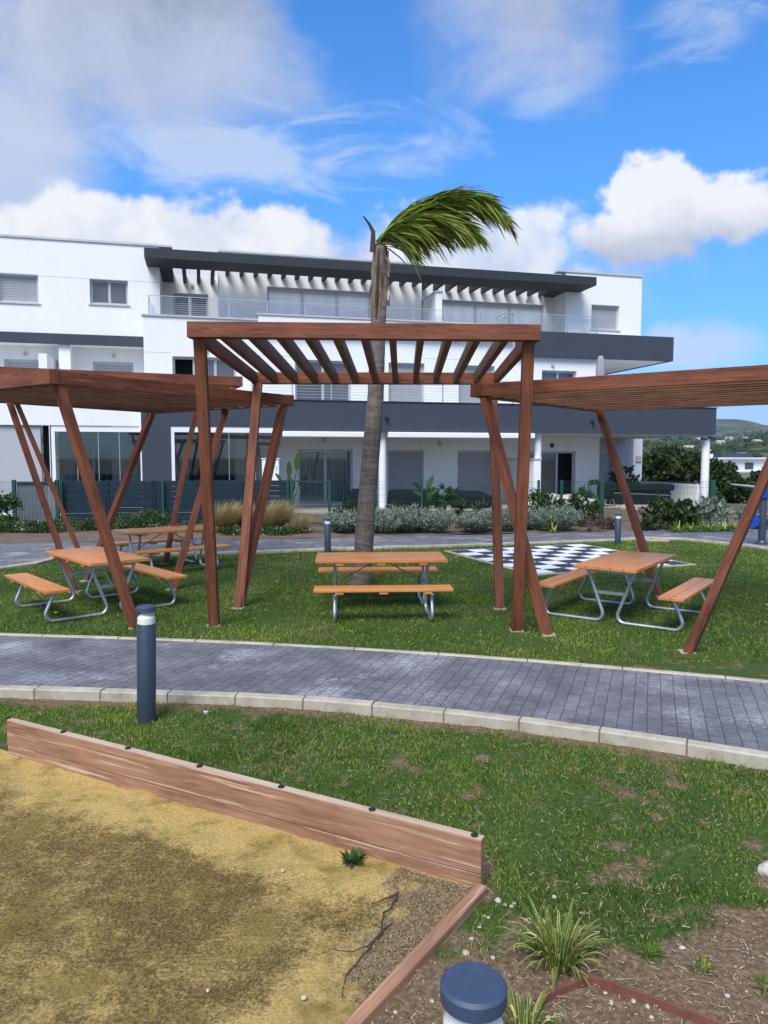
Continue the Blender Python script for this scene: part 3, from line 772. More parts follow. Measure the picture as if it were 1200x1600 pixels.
dA, dB, dL, dF, dW, dR, dQ, dBand = .8, .8, 2.2, .75, 2.9, 4.6, 3.4, -.8
S_L = fs(-170, dL); zb1 = fz(1118, 638, dBand); zb0 = fz(1118, 679.5, dBand)          # ground storey band
zp = fz(228, 491, dA); z2a = fz(1045, 527.5, .75); z2b = fz(1045, 565, .75)
zl1 = fz(100, 522, 2.15); zl0 = fz(100, 538, 2.15)
zrl = fz(130, 374.5, dL); zrr = fz(940, 426.5, dL); zft = fz(232, 387, dF); zfb = fz(232, 402, dF)
S_end = fs(997, dL); S_band = fs(1118, dBand); S_228 = fs(228, dA); S_221 = fs(221, dBand)

# second floor, left block
holes = [rect(5, 428, 68, 473, dL), rect(147, 437, 206, 476, dL)]
wall('wall', 'white_render', S_L, fs(255, dL), zl1 + .004, zrl - .08, dL, .3, holes)
pxwin(5, 428, 68, 473, dL, kind='shutter'); pxwin(147, 437, 206, 476, dL, n=2)
b = B('wall', 'white_render'); b.box(fs(255, dL) - .3, fs(255, dL) - .003, dL + .302, 9, zp - .9, zrl - .08); b.done()   # return of the left block
b = B('coping', 'coping_stone'); b.box(S_L, fs(275, dL), dL - .05, dL + .4, zrl - .078, zrl); b.done()
# upper parapet behind the pergola
b = B('wall', 'white_render'); b.box(fs(347, 5.2), fs(657, 5.2), 5.2, 5.5, zrl - 1.4, fz(500, 401.5, 5.2) - .06); b.done()
b = B('coping', 'coping_stone'); b.box(fs(347, 5.2) - .05, fs(657, 5.2) + .05, 5.13, 5.55, fz(500, 401.5, 5.2) - .058, fz(500, 401.5, 5.2) + .02); b.done()
# second floor, recessed walls
hl = rect(275, 459, 329, 498, dR); wall('wall', 'white_render', fs(255, dL), fs(346, dW), zp - .9, zft, dR, .3, [hl])
pxwin(275, 459, 329, 498, dR, n=2, sill=False)
hc = rect(420, 452, 580, 512, dW); wall('wall', 'white_render', fs(346, dW), fs(658, dW), zp - .9, zft + .05, dW, .3, [hc])
pxwin(420, 452, 580, 512, dW, n=3, kind='blind', sill=False)
b = B('wall', 'white_render'); b.box(fs(346, dW) + .003, fs(346, dW) + .3, dW + .302, dR + 1, zp - .9, zft); b.box(fs(658, dW) - .3, fs(658, dW) - .003, dW + .302, dQ + .6, zp - .9, zft); b.done()
hr = rect(689, 472, 847, 524, dQ); wall('wall', 'white_render', fs(658, dW), fs(881, dL) + .3, zp - .9, zft, dQ, .3, [hr])
pxwin(689, 472, 847, 524, dQ, n=3, kind='blind', sill=False)
# second floor, right block
hb = rect(920, 476.5, 963, 515, dL); wall('wall', 'white_render', fs(880, dL), S_end, z2b, zrr - .07, dL, .3, [hb]); pxwin(920, 476.5, 963, 515, dL, kind='shutter')
b = B('wall', 'white_render'); b.box(fs(880, dL) + .003, fs(880, dL) + .25, dL + .302, dQ - .003, z2b, zrr - .08); b.box(S_end - .3, S_end - .003, dL + .302, 9, z2b, zrr - .075); b.done()
b = B('coping', 'coping_stone'); b.box(fs(867, dL), S_end + .05, dL - .05, dL + .4, zrr - .068, zrr); b.done()
b = B('roof', 'coping_stone'); b.box(S_L, S_end - .31, dR + .31, 10, zft - .5, zft - .3); b.done()
# the roof pergola: front beam, slats, side beams
sf0, sf1 = fs(232, dF), fs(927, dF)
b = B('fascia', 'dark_fascia'); b.box(sf0, sf1, dF, dF + 1.42, zfb, zft); b.done()
sl0, sl1 = fs(292.3, dL), fs(858, dL); dS = fs(315.1, dL) - sl0; n_sl = int(round((sl1 - sl0) / dS))
for i in range(n_sl + 1):
    x = sl0 + (sl1 - sl0) * i / n_sl; b = B('roof_slat', 'dark_fascia')
    b.box(x - .07, x + .07, dF + 1.42, dR - .003 if x < fs(346, dW) else dQ - .003 if x > fs(658, dW) else dW - .003, zfb + .002, zfb + .32); b.done()
b = B('side_beam', 'dark_fascia'); b.box(fs(255, dL) + .004, fs(274, dL), dF + 1.42, dR - .003, zfb + .003, zfb + .36); b.done()
b = B('side_beam', 'dark_fascia'); b.box(fs(864, dL), fs(880, dL) - .004, dF + 1.42, dQ - .003, zfb + .003, zfb + .36); b.done()
# partition between the roof terraces
b = B('partition_wall', 'white_render'); pz = fz(685, 457, dA + .4); x = fs(679, dA + .4)
b.prism([(dA + .35, zp - .3), (dQ - .004, zp - .3), (dQ - .004, pz), (dA + .35, pz)], x, x + .28, 0); b.done()
b = B('coping', 'coping_stone'); b.box(x - .04, x + .32, dA + .3, dQ - .01, pz + .002, pz + .05); b.done()
# first floor front wall with parapet on top
S_w1 = fs(938, dA)
hs1 = [rect(272, 558, 371, 618, dA), rect(462, 563, 549, 637, dA), rect(607, 567, 663, 640, dA), rect(716, 571, 772, 640, dA), rect(845, 579, 899, 640, dA)]
wall('wall', 'white_render', S_228, S_w1, zb1 - .8, zp - .05, dA, .3, hs1)
pxwin(272, 558, 371, 618, dA, n=3, kind=['open', 'glass', 'glass'], sill=False)
pxwin(462, 563, 549, 637, dA, n=2, kind='glass', sill=False)
pxwin(607, 567, 663, 640, dA, kind='shutter', sill=False); pxwin(716, 571, 772, 640, dA, kind='shutter', sill=False)
pxwin(845, 579, 899, 640, dA, n=2, kind='glass', sill=False)
b = B('coping', 'coping_stone'); b.box(S_228 - .06, fs(406, dA), dA - .06, dA + .36, zp - .048, zp + .01); b.done()
b = B('parapet', 'white_render'); b.box(fs(406, .6), fs(800, .6), .6, dA - .003, zp - .5, zp + .14); b.done()
b = B('coping', 'coping_stone'); b.box(fs(406, .6) - .05, fs(800, .6), .55, dA + .36, zp + .142, zp + .2); b.done()
b = B('terrace_floor', 'terrace_tile'); b.box(S_228 + .3, fs(880, dL), dA + .31, dR - .003, zp - 1.0, zp - .9); b.done()
# dark terrace band on the right
b = B('slab_band', 'dark_render'); b.box(fs(805, .6), fs(1045, .75), .60, .75, z2b, z2a); b.box(fs(1045, .75) - .15, fs(1045, .75), .753, 6, z2b, z2a); b.done()
b = B('balcony_slab', 'white_render'); b.box(fs(938, dA) + .003, fs(1045, .75) - .153, .753, 6, z2b + .02, z2b + .25); b.done()
# first floor, right: set back wall beside the terrace
b = B('wall', 'white_render'); b.box(S_w1 - .3, S_w1 - .002, dA + .303, 6, zb1 - .8, z2b + .019); b.box(S_w1, S_end + .6, 6, 6.3, zb1 - .8, z2b + .018); b.done()
b = B('column', 'white_render'); b.box(fs(990, 5), fs(1001, 5), 5, 5.35, zb1 - .5, z2b + .018); b.done()
# ground storey: dark band, soffit, dark wall
hw = (fs(267, dBand), fs(440, dBand), 0.0, fz(350, 667, dBand))
wall('slab_band', 'dark_render', S_221, S_band, 0.0, zb1, dBand, .15, [hw, (fs(440, dBand) - .001, S_band + 1, -1, zb0)])
b = B('slab_band', 'dark_render'); b.box(S_band - .15, S_band - .001, dBand + .152, 8, zb0, zb1); b.done()
b = B('coping', 'dark_fascia'); b.box(S_221, S_band + .03, dBand - .03, dBand + .2, zb1 + .002, zb1 + .035); b.done()
b = B('balcony_slab', 'white_render'); b.box(S_221 + .01, S_band - .153, dBand + .153, 8, zb0 + .01, zb0 + .3); b.done()
# ground storey back wall
dG = 2.6; S_g1 = fs(937, dG)
hg = [rect(466, 702, 551, 788, dG), rect(606, 703, 662, 790, dG), rect(715, 704, 770, 790, dG), rect(818, 705, 900, 792, dG)]
wall('wall', 'white_render', fs(425, dG), S_g1, -.1, zb0 + .008, dG, .3, hg)
def curtain_door(r, d, n=2):
    w = window(*r, d, n=n, kind='clear', sill=False)
    c = B('curtain', 'curtain_cloth', w); k = 60
    for i in range(k):
        x0 = r[0] + (r[1] - r[0]) * i / k; x1 = r[0] + (r[1] - r[0]) * (i + 1) / k
        y0 = d + .36 + .035 * math.sin(i * 1.3) + .02 * math.sin(i * .57); y1 = d + .36 + .035 * math.sin((i + 1) * 1.3) + .02 * math.sin((i + 1) * .57)
        c.add([(x0, y0, r[2] + .03), (x1, y1, r[2] + .03), (x1, y1, r[3] - .1), (x0, y0, r[3] - .1)], [(0, 1, 2, 3)])
    c.done(); return w
curtain_door(hg[0], dG)
window(*hg[1], dG, kind='shutter', sill=False); window(*hg[2], dG, kind='shutter', sill=False)
window(*hg[3], dG, n=3, kind=['glass', 'glass', 'open'], sill=False)
b = B('wall', 'white_render'); b.box(S_g1 - .3, S_g1 - .002, dG + .302, 7.5, -.1, zb0 + .008); b.done()
hq = (S_g1 + .05, fs(958, 6.0), .1, fz(950, 706, 6.0)); wall('wall', 'grey_panel', S_g1, fs(985, 6.0), -.1, zb0 + .008, 6.0, .3, [hq]); window(*hq, 6.0, kind='shutter', sill=False)
b = B('column', 'white_render'); b.box(fs(990, 6.5), fs(1004, 6.5), 6.5, 7.0, -.1, zb0 + .009); b.done()
for px, rad in ((597.5, .145), (840.5, .145), (1103, .17)):
    b = B('column', 'white_render', None, 0, True); b.lathe([(rad, -.1), (rad, zb0 + .009)], (fs(px, -.4), -.4, 0), 32); b.done()
b = B('low_wall', 'white_render'); hz_ = fz(841, 718, -.4); x = fs(835, -.65)
b.box(x, x + .30, -.62, dG - .003, -.1, hz_); b.done()
b = B('coping', 'coping_stone'); b.box(x - .04, x + .34, -.66, dG - .01, hz_ + .002, hz_ + .05); b.done()
xr = S_band - .36; b = B('low_wall', 'white_render'); b.box(xr, xr + .18, -.15, 6.4, -.1, fz(1092, 757, -.2)); b.done()
b = B('terrace_floor', 'terrace_tile'); b.box(S_221 + 1, S_band - .2, -1.0, 8, -.3, .085); b.done()
# awning cassettes under the band
for x0, x1 in ((441, 568), (605, 832)):
    b = B('awning', 'white_paint', None, .03); b.box(fs(x0, -.7), fs(x1, -.7), -.95, -.66, zb0 - .21, zb0 - .004); b.done()
# the two glazed porches of the left half
def porch(x0, x1, ytop, d, nm):
    s0, s1 = fs(x0, d), fs(x1, d); zt = fz((x0 + x1) / 2, ytop, d)
    f = B('porch_frame', 'white_paint'); f.box(s0, s1, d + .02, d + .16, zt - .20, zt - .002); f.box(s0, s0 + .12, d + .02, d + .14, 0, zt - .202); f.box(s0 + .12, s1, d + .03, d + .12, .0, .25); f = f.done()
    for i in range(4):
        a = s0 + .13 + (s1 - s0 - .14) * i / 4; e = s0 + .13 + (s1 - s0 - .14) * (i + 1) / 4
        g = B('pane', 'clear_glass', f); g.box(a + .012, e - .012, d + .06, d + .07, .26, zt - .205); g.done()
        if i: g = B('glazing_bar', 'railing_steel', f); g.box(a - .011, a + .011, d + .055, d + .075, .26, zt - .205); g.done()
    dr = (s0 + (s1 - s0) * .12, s0 + (s1 - s0) * .62, .1, zt - .42)
    wall('wall', 'room_wall', s0 - .1, s1, -.1, zt + .05, dG, .3, [dr]); curtain_door(dr, dG)
    return f
porch(267, 440, 667, dBand, 0)
dP = .6
b = B('wall', 'room_wall'); b.box(fs(267, dBand) - .2, fs(267, dBand) - .01, dBand + .153, dG, -.1, zb0 + .008); b.box(S_221 + .01, S_221 + .2, dBand + .153, dG, -.1, zb0 + .008); b.done()
hpp = rect(78, 665, 219, 830, dP); zpt = hpp[3]; zlb = fz(110, 640, dP)
wall('wall', 'white_render', S_L, fs(221, dP), -.1, zb1 + .2, dP, .25, [hpp, (S_L - 1, fs(63, dP), -1, zpt), (fs(63, dP) - .01, fs(77, dP), .0, zpt)])
porch(80, 219, 666, dP + .02, 1)
b = B('wall', 'grey_panel'); b.box(S_L, fs(63, dP) - .01, dP + .1, dP + .25, -.1, zpt - .003); b.done()
b = B('room_interior', 'room_dark'); b.box(fs(63, dP), fs(78, dP), dP + .5, dP + .6, 0, zpt); b.done()  # near-black sheet painted as the shade in the narrow gap
b = B('balcony_slab', 'white_render'); b.box(S_L, S_221 - .02, dP + .26, 4, zpt + .3, zpt + .6); b.done()
# first floor, left: recessed balcony under a dark band
b = B('slab_band', 'dark_render'); b.box(S_L, S_228 - .004, 2.05, 2.195, zl0, zl1); b.done()
b = B('balcony_slab', 'white_render'); b.box(S_L, S_228 - .003, 2.2, 4.5, zl0 + .01, zl0 + .3); b.done()
hx = [rect(10, 561, 67, 640, 2.9), rect(148, 565, 211, 640, 2.9)]
wall('wall', 'white_render', S_L, S_228 + .3, zpt + .3, zl0 + .009, 2.9, .3, hx)
for h in hx: window(*h, 2.9, kind='shutter', sill=False)
b = B('column', 'white_render'); b.box(fs(96, 2.2), fs(114, 2.2), 2.2, 2.896, zpt + .3, zl0 + .008); b.done()
b = B('partition_wall', 'white_render'); b.box(fs(67, 1.2), fs(80, 1.2), .9, 2.896, zpt + .3, fz(73, 553, 1.0)); b.done()
b = B('wall', 'white_render'); b.box(S_228 - .002 + .0, S_228 + .2, dA + .303, 2.89, zb1 - .8, zp - .06); b.done()
# railings
def railing(s0, s1, d, z0, z1, n=9, ret=None):
    k = B('railing', 'railing_steel'); np_ = max(2, int((s1 - s0) / 1.6) + 1)
    for i in range(np_ + 1):
        x = s0 + (s1 - s0) * i / np_; k.box(x - .02, x + .02, d - .02, d + .02, z0, z1)
    for j in range(1, n + 1):
        z = z0 + (z1 - z0) * j / n - .012; r = .006 if j < n else .013
        k.box(s0, s1, d - r - .025, d + r - .025, z - r, z + r)
        if ret: k.box(s0 - r, s0 + r, d, ret, z - r, z + r); k.box(s1 - r, s1 + r, d, ret, z - r, z + r)
    return k.done()
zr2 = fz(236, 461, dA + .15)
railing(fs(237, dA + .15), fs(800, dA + .15), dA + .17, zp + .02, zr2, 9, dL - .05)
railing(fs(790, .85), fs(929, .85), .86, z2a + .01, fz(929, 495, .86), 7, 2.1)
railing(fs(395, -.6), fs(800, -.6), -.6, zb1 + .04, fz(640, 592, -.6), 8)
# shallow joints in the render
for (x0, x1, yy, d) in ((-150, 254, 431, dL), (229, 271, 551, dA), (372, 461, 556, dA), (664, 715, 561, dA)):
    s0, s1 = fs(x0, d), fs(x1, d); z = fz((x0 + x1) / 2, yy, d); k = B('render_joint', 'grey_panel'); k.box(s0, s1, d - .0025, d - .0005, z, z + .016); k.done()
# lamps and cameras on the walls
def lamp(px, py, d, m='grey_metal', sz=.055):
    s, z = FC(px, py, d); k = B('wall_lamp', m, None, .01); k.box(s - sz, s + sz, d - .09, d - .003, z - sz * 1.3, z + sz * 1.3); k.done()
for px, py, d in ((300, 446, dR), (508, 445, dW), (703, 461, dQ), (823, 468, dQ), (40, 553, 2.9), (178, 556, 2.9), (322, 548, dA), (712, 533, dA), (863, 570, dA)): lamp(px, py, d)
for px, py, d in ((862, 696, dG), (687, 693, dG), (507, 688, dG)): lamp(px, py, d, 'black_plastic' if px == 862 else 'grey_metal', .07)
def camera_part(px, py, d):
    s, z = FC(px, py, d); k = B('security_camera', 'black_plastic', None, 0, True)
    k.lathe([(.075, -.02), (.075, .02)], (s, d - .03, z), 16); k.tube([(s, d - .03, z), (s + .01, d - .09, z - .02), (s - .03, d - .15, z - .04)], [.03, .05, .05], 10); k.done()
for px, py in ((604, 653), (925, 658)): camera_part(px, py, dBand)
s, z = FC(1098, 685, -.6); k = B('security_camera', 'black_plastic'); k.tube([(s - .1, -.6, z), (s + .12, -.75, z - .03)], .05, 10); k.tube([(s + .3, -.6, z + .04), (s + .5, -.8, z)], .05, 10); k.done()
# warning sign on the square column
s, z = FC(997.5, 717, 6.49); k = B('warning_sign', ['sign_white', 'sign_red', 'black_plastic']); k.box(s - .16, s + .16, 6.47, 6.495, z - .22, z + .22)
k.cur = 1; k.box(s - .15, s + .15, 6.462, 6.467, z - .20, z - .13); k.box(s - .15, s + .15, 6.462, 6.467, z + .09, z + .12); k.box(s - .15, s - .125, 6.4622, 6.467, z - .12, z + .08); k.box(s + .125, s + .15, 6.4622, 6.467, z - .12, z + .08)
k.box(s - .09, s + .09, 6.462, 6.467, z - .05, z - .03); k.box(s - .09, s + .09, 6.462, 6.467, z + .01, z + .03); k.done()

# ------------------------------------------------------------------ pergolas
def pergola(label, top, base, n_slat, bw=.14, bh=.168, pw=.125, group='timber pergolas on the lawn'):
    """top: 4 corners (front-left, front-right, back-right, back-left); slats run front to back, between the two end beams (front-left..front-right and back)"""
    ctr = sum(base, Vector()) / 4; ctr.z = 0; t = thing('pergola', label, 'pergola', ctr, 0, group)
    FL, FR, BR, BL = top; dz = Vector((0, 0, -bh / 2))
    for a, b_ in ((FL, FR), (BL, BR)):
        d = (b_ - a).normalized(); m = MB(ctr); m.beam(a + dz - d * .0, b_ + dz + d * .0, bw, bh); m.build('beam', 'stained_timber', t, .006)
    for i in range(n_slat):
        u = .012 + .976 * i / (n_slat - 1); a = FL.lerp(FR, u); b_ = BL.lerp(BR, u); d = (b_ - a).normalized()
        m = MB(ctr); hh = .155; edge = i in (0, n_slat - 1)
        m.beam(a + d * (bw / 2 + .002) + Vector((0, 0, -hh / 2 - .006)), b_ - d * (bw / 2 + .002) + Vector((0, 0, -hh / 2 - .006)), .075, hh)
        m.build('slat', 'stained_timber' if edge else 'slat_timber', t, .004)
    for i in range(4):
        a, b_ = base[i], top[i]; c_ = sum(top, Vector()) / 4; inn = (c_ - b_); inn.z = 0; inn.normalize()
        tp = b_ + Vector((0, 0, -bh - .002)); ax = (FR - FL); ax.z = 0
        q = tp + inn * .13
        m = MB(ctr); m.post(a + Vector((0, 0, -.05)), q, ax, pw, pw * .8); p_ = m.build('post', 'stained_timber', t, .006)
        m = MB(ctr); bx = .085; k = Vector((a.x, a.y, 0)); m.prism([(k.x - bx, k.y - bx * .7), (k.x + bx * .9, k.y - bx * .8), (k.x + bx, k.y + bx * .7), (k.x - bx * .8, k.y + bx)], -.05, .018)
        m.build('footing', 'kerb_concrete', p_)
    return t
KS = 2.1 / 1.8
def PK(px, py, y): return P(px, py, y * KS)
# the tall one in the middle: slats run away from the viewer
pergola('tallest timber pergola, over the picnic table in front of the palm trunk',
        [PK(294, 503.5, 6.9), PK(843, 508.5, 6.9), PK(779, 583, 9.5), PK(394, 582, 9.5)],
        [G(335, 977), G(807, 986), G(781, 952), G(374, 950)], 13)
# the one nearest on the left
cL = PK(85, 577, 7.3); gL = PK(455, 617, 10.0); zl_ = (cL.z + gL.z) / 2; v1 = (gL - cL); v1.z = 0; pr = Vector((-v1.y, v1.x, 0)).normalized() * 3.5
pergola('low timber pergola at left with one corner towards the near path', [cL + pr, cL, gL, gL + pr],
        [Vector((-6.25, 11.1, 0)), G(213, 982), G(371, 951), G(134, 908)], 13)
# the one behind it
aF = PK(-10, 571.5, 9.7); bF = PK(373, 588, 11.0); v2 = bF - aF; v2.z = 0; pr2 = Vector((-v2.y, v2.x, 0)).normalized() * 3.6
pergola('timber pergola at left standing behind the lower one, over the rear picnic table', [aF + pr2, aF, bF, bF + pr2],
        [G(133, 880), G(118, 925), G(268, 922), G(257, 881)], 13)
# the one on the right
aR = PK(742, 599, 8.0); fR = PK(932, 627, 10.3); eR = PK(1200, 570.5, 6.34); v3 = (eR - aR); v3.z = 0; v3 = v3 * 1.13
pergola('low timber pergola at right, over the table with reddish boards', [fR, aR, aR + v3, fR + v3],
        [G(1031, 932), G(857, 993), G(1073, 1020), G(1206, 947)], 13)

# ------------------------------------------------------------------ picnic tables
def arc(p0, p1, p2, r, n=6):
    """round the corner p1 of the path p0 p1 p2"""
    a = (p0 - p1).normalized(); b = (p2 - p1).normalized(); ang = a.angle(b); l = r / math.tan(ang / 2); q0 = p1 + a * l; q1 = p1 + b * l
    c = p1 + (a + b).normalized() * (r / math.sin(ang / 2)); return [c + r * ((q0 - c).slerp(q1 - c, i / n)) for i in range(n + 1)]
def make_table():
    t = thing('picnic_table', 'picnic table', 'picnic table', (0, 0, 0), 0, 'picnic tables with steel tube legs')
    L = 1.76; m = MB()
    nb = 5; W = .80; pw = W / nb
    for i in range(nb): m.box(-L / 2, L / 2, -W / 2 + i * pw + .003, -W / 2 + (i + 1) * pw - .003, .705, .75)
    m.build('tabletop', 'table_timber', t, .006)
    for x in (-.56, 0, .56):
        m = MB(); m.box(x - .055, x + .055, -W / 2 + .015, W / 2 - .015, .672, .7045); m.build('cleat', 'table_timber', t, .004)
    for sg in (-1, 1):
        m = MB(); c = sg * .80
        for i in range(2): m.box(-L / 2, L / 2, c - .15 + i * .15 + .003, c + i * .15 - .003, .415, .455)
        s = m.build('bench', 'table_timber', t, .006)
        for x in (-.56, 0, .56):
            m = MB(); m.box(x - .055, x + .055, c - .14, c + .14, .385, .4146); m.build('cleat', 'table_timber', s, .004)
    for x in (-.62, .62):
        m = MB(); rt = .022
        for sg in (-1, 1):
            pts = [Vector((x, sg * .30, .668)), Vector((x, sg * .055, .022)), Vector((x, sg * .93, .022)), Vector((x, sg * .76, .384))]
            path = [pts[0]] + arc(pts[0], pts[1], pts[2], .09) + arc(pts[1], pts[2], pts[3], .09) + [pts[3]]
            if sg > 0: path = [p + Vector((.0, .0, 0)) for p in path]
            m.tube(path, rt, 10)
        m.build('leg_frame', 'galvanised_steel', t, 0, True)
        for b4 in ((x - .012, x + .012, -.31, .31, .645, .671), (x - .013, x + .013, -.17, .17, .37, .41), (x - .02, x + .02, -.94, -.66, .372, .3845), (x - .02, x + .02, .66, .94, .372, .3845)):
            m = MB(); m.box(*b4); m.build('bracket', 'galvanised_steel', t)
        m = MB(); s = 1 if x > 0 else -1
        m.tube([(x - s * .02, 0, .385), (s * .09, 0, .668)], .009, 6); m.build('brace', 'galvanised_steel', t)
    return t
table = make_table()
tabs = [((-.05, 10.08, 0), R(3), 'orange picnic table alone in front of the palm trunk, seen from its long side'),
        ((-4.05, 10.25, 0), R(132), 'orange picnic table under the low pergola at left, end on to the near path'),
        ((3.235, 9.73, 0), R(54), 'picnic table with reddish worn boards beside the chessboard'),
        ((-4.15, 14.0, 0), R(38), 'rearmost picnic table, close to the back path and the dry grass')]
for i, (l, a, lab) in enumerate(tabs):
    o = table if i == 0 else copy_tree(table); o.location = l; o.rotation_euler = (0, 0, a); o['label'] = lab

# ------------------------------------------------------------------ bollard lights
def make_bollard():
    t = thing('bollard_light', 'bollard', 'bollard light', (0, 0, 0), 0, 'grey bollard lights along the paths'); r = .073; h = .935
    m = MB(); m.lathe([(r, -.02), (r, h * .845), (r - .003, h * .85), (.02, h * .851)], n=40); m.build('post', 'bollard_grey', t, 0, True)
    m = MB(); m.lathe([(r - .004, h * .851), (r - .006, h * .90), (.022, h * .955)], n=40); m.build('reflector_cone', 'white_plastic', t, 0, True)
    m = MB(); n = 40
    m.lathe([(r - .001, h * .852), (r - .001, h * .958)], n=40); m.f = m.f[:-2]; m.mi = m.mi[:-2]; m.build('lens', 'lens_plastic', t, 0, True)
    m = MB(); m.lathe([(r - .002, h * .957), (r + .0015, h * .958), (r + .0015, h * .992), (r - .006, h), (.0, h)], n=48); m.build('cap', 'bollard_cap', t, 0, True)
    return t
bol = make_bollard()
pn = G(740, 1541, .925)
bols = [((G(229, 1127).x, G(229, 1127).y, 0), 1, 'whole grey bollard light beside the near path kerb, behind the timber edging'),
        ((pn.x, pn.y, 0), 1, 'nearest bollard light, its blue grey round cap cut by the bottom edge'),
        ((P(512, 850, 16).x, 16, 0), .83, 'small grey bollard light between the palm trunk and the dry grass'),
        ((P(960, 850, 18).x, 17.75, 0), .80, 'small grey bollard light at the back path beyond the chessboard')]
for i, (l, k, lab) in enumerate(bols):
    o = bol if i == 0 else copy_tree(bol); o.location = l; o.scale = (1, 1, k); o['label'] = lab
bpy.data.objects['bollard_light'].rotation_euler = (0, R(1.2), 0)

# ------------------------------------------------------------------ giant chessboard
t = thing('chessboard', 'giant black and white chessboard laid flush in the lawn', 'chessboard', BOARD_C, BOARD_A)
m = MB(); s = BOARD_S / 2; m.box(-s, s, -s, s, -.05, .018); m.build('base', 'kerb_concrete', t, .006)
m = MB(); q = s - .09; m.cur = 0
for i in range(8):
    for j in range(8):
        m.cur = (i + j) % 2; c = 2 * q / 8; m.add([(-q + i * c + .004, -q + j * c + .004, .022), (-q + (i + 1) * c - .004, -q + j * c + .004, .022), (-q + (i + 1) * c - .004, -q + (j + 1) * c - .004, .022), (-q + i * c + .004, -q + (j + 1) * c - .004, .022)], [(0, 1, 2, 3)])
m.build('squares', ['board_white', 'board_black'], t)

# ------------------------------------------------------------------ timber edging of the sand court
t = thing('timber_edging', 'long weathered two plank timber board edging the yellow sand', 'edging board', (KC + KL) / 2 * 1.0)
off = t.location; nrm = Vector((-e1.y, e1.x, 0)); nrm = nrm if nrm.y > 0 else -nrm
zt = .254; th = .05
A0, A1 = KC + nrm * th / 2 - e1 * .0, KC + e1 * PL_LEN + nrm * th / 2
m = MB(off); m.beam(A0 + Vector((0, 0, .1655)), A1 + Vector((0, 0, .1655)), th, .168); m.build('plank', 'edging_timber', t, .004)
m = MB(off); m.beam(A0 + Vector((0, 0, .022)), A1 + Vector((0, 0, .022)), th - .006, .11); m.build('plank', 'edging_timber', t, .004)
m = MB(off); m.beam(A0 + Vector((0, 0, .2530)), A1 + Vector((0, 0, .2530)), th - .003, .006); m.build('top_face', 'edging_top', t)
for px, py in ((20, 1120), (105, 1142), (202, 1169), (312, 1198), (437, 1232), (577, 1270), (737, 1312)):
    p = G(px, py, zt); a = (p - KC).dot(e1); c = KC + e1 * a + nrm * th / 2
    m = MB(off); m.lathe([(.019, .2555), (.019, .262), (.012, .266), (.0, .267)], (c.x, c.y, 0), 14); m.build('screw_cap', 'black_plastic', t, 0, True)
n2 = Vector((-e2.y, e2.x, 0)); n2 = n2 if n2.x > 0 else -n2
t = thing('timber_edging', 'narrow sunken timber beam from the edging corner to the bottom edge', 'edging board', KC)
m = MB(KC); a = KC + n2 * .015 + e2 * .01; m.beam(a + Vector((0, 0, -.004)), a + e2 * 2.2 + Vector((0, 0, -.004)), .058, .10); m.build('beam', 'edging_timber', t, .008)

# ------------------------------------------------------------------ palm
PY = 12.0
pb = P(568, 915, PY); pb.z = 0
t = thing('palm_tree', 'wind blown palm with a bare trunk and all fronds swept right', 'palm tree', pb)
trunk = [P(x, y, PY) for x, y in ((563, 922), (568, 862), (572, 800), (577, 740), (582, 680), (587, 620), (589, 560), (591, 505), (593, 450), (595, 385))]
trunk[0].z = -.05
rad = [.172, .158, .150, .146, .140, .132, .128, .120, .128, .10]
m = MB(pb); dense = []; rr = []
for i in range(len(trunk) - 1):
    for k in range(6):
        u = k / 6; dense.append(trunk[i].lerp(trunk[i + 1], u)); rr.append((rad[i] * (1 - u) + rad[i + 1] * u) * (1 + .018 * math.sin((i * 6 + k) * 2.4)))
dense.append(trunk[-1]); rr.append(rad[-1])
m.tube(dense, rr, 20); trunk_o = m.build('trunk', 'palm_bark', t, 0, True)
# ragged husk round the top of the trunk: strips of torn leaf base
m = MB(pb)
for i in range(26):
    a = i / 26 * 6.283 + random.uniform(-.1, .1); u0 = random.uniform(0, .25); L_ = random.uniform(.35, 1.0); w_ = random.uniform(.045, .085)
    lo = trunk[7].lerp(trunk[9], u0); hi = trunk[7].lerp(trunk[9], min(1.02, u0 + L_))
    mid = lo.lerp(hi, .55); o = Vector((math.cos(a), math.sin(a), 0))
    m.tube([lo + o * .085, mid + o * (.10 + random.uniform(0, .015)), hi + o * random.uniform(.07, .13)], [w_ * .5, w_ * .6, .008], 5)
m.build('husk', 'palm_husk', trunk_o)
m = MB(pb); f_ = Vector((.01, -.128, 0))
for i_, (u0, u1, w0) in enumerate(((.05, .95, .06), (.3, .7, .045))):
    a_, b_ = trunk[7].lerp(trunk[9], u0), trunk[7].lerp(trunk[9], u1); o_ = f_ + Vector((-.045 + .07 * i_, .008 * i_, 0))
    m.tube([a_ + o_, a_.lerp(b_, .3) + o_ * 1.03, a_.lerp(b_, .7) + o_, b_ + o_ * .9], [.008, w0 * .5, w0 * .4, .006], 6)
m.build('dark_hollow', 'root_brown', trunk_o)  # raised dark strips, coloured as the shade inside a trunk hollow
for i_, (q_, sx_) in enumerate(((505, -1), (470, 1), (440, -1), (424, 1), (402, 1), (520, 1))):
    m = MB(pb); a_ = P(593 + sx_ * 11, q_, PY - .05); m.tube([a_, a_ + Vector((sx_ * .03, -.02, -.09)), a_ + Vector((sx_ * .055, -.03, .10 if i_ % 2 else -.22))], [.03, .022, .004], 5); m.build('torn_leaf_base', 'palm_husk', trunk_o)
crown = P(590, 380, PY)
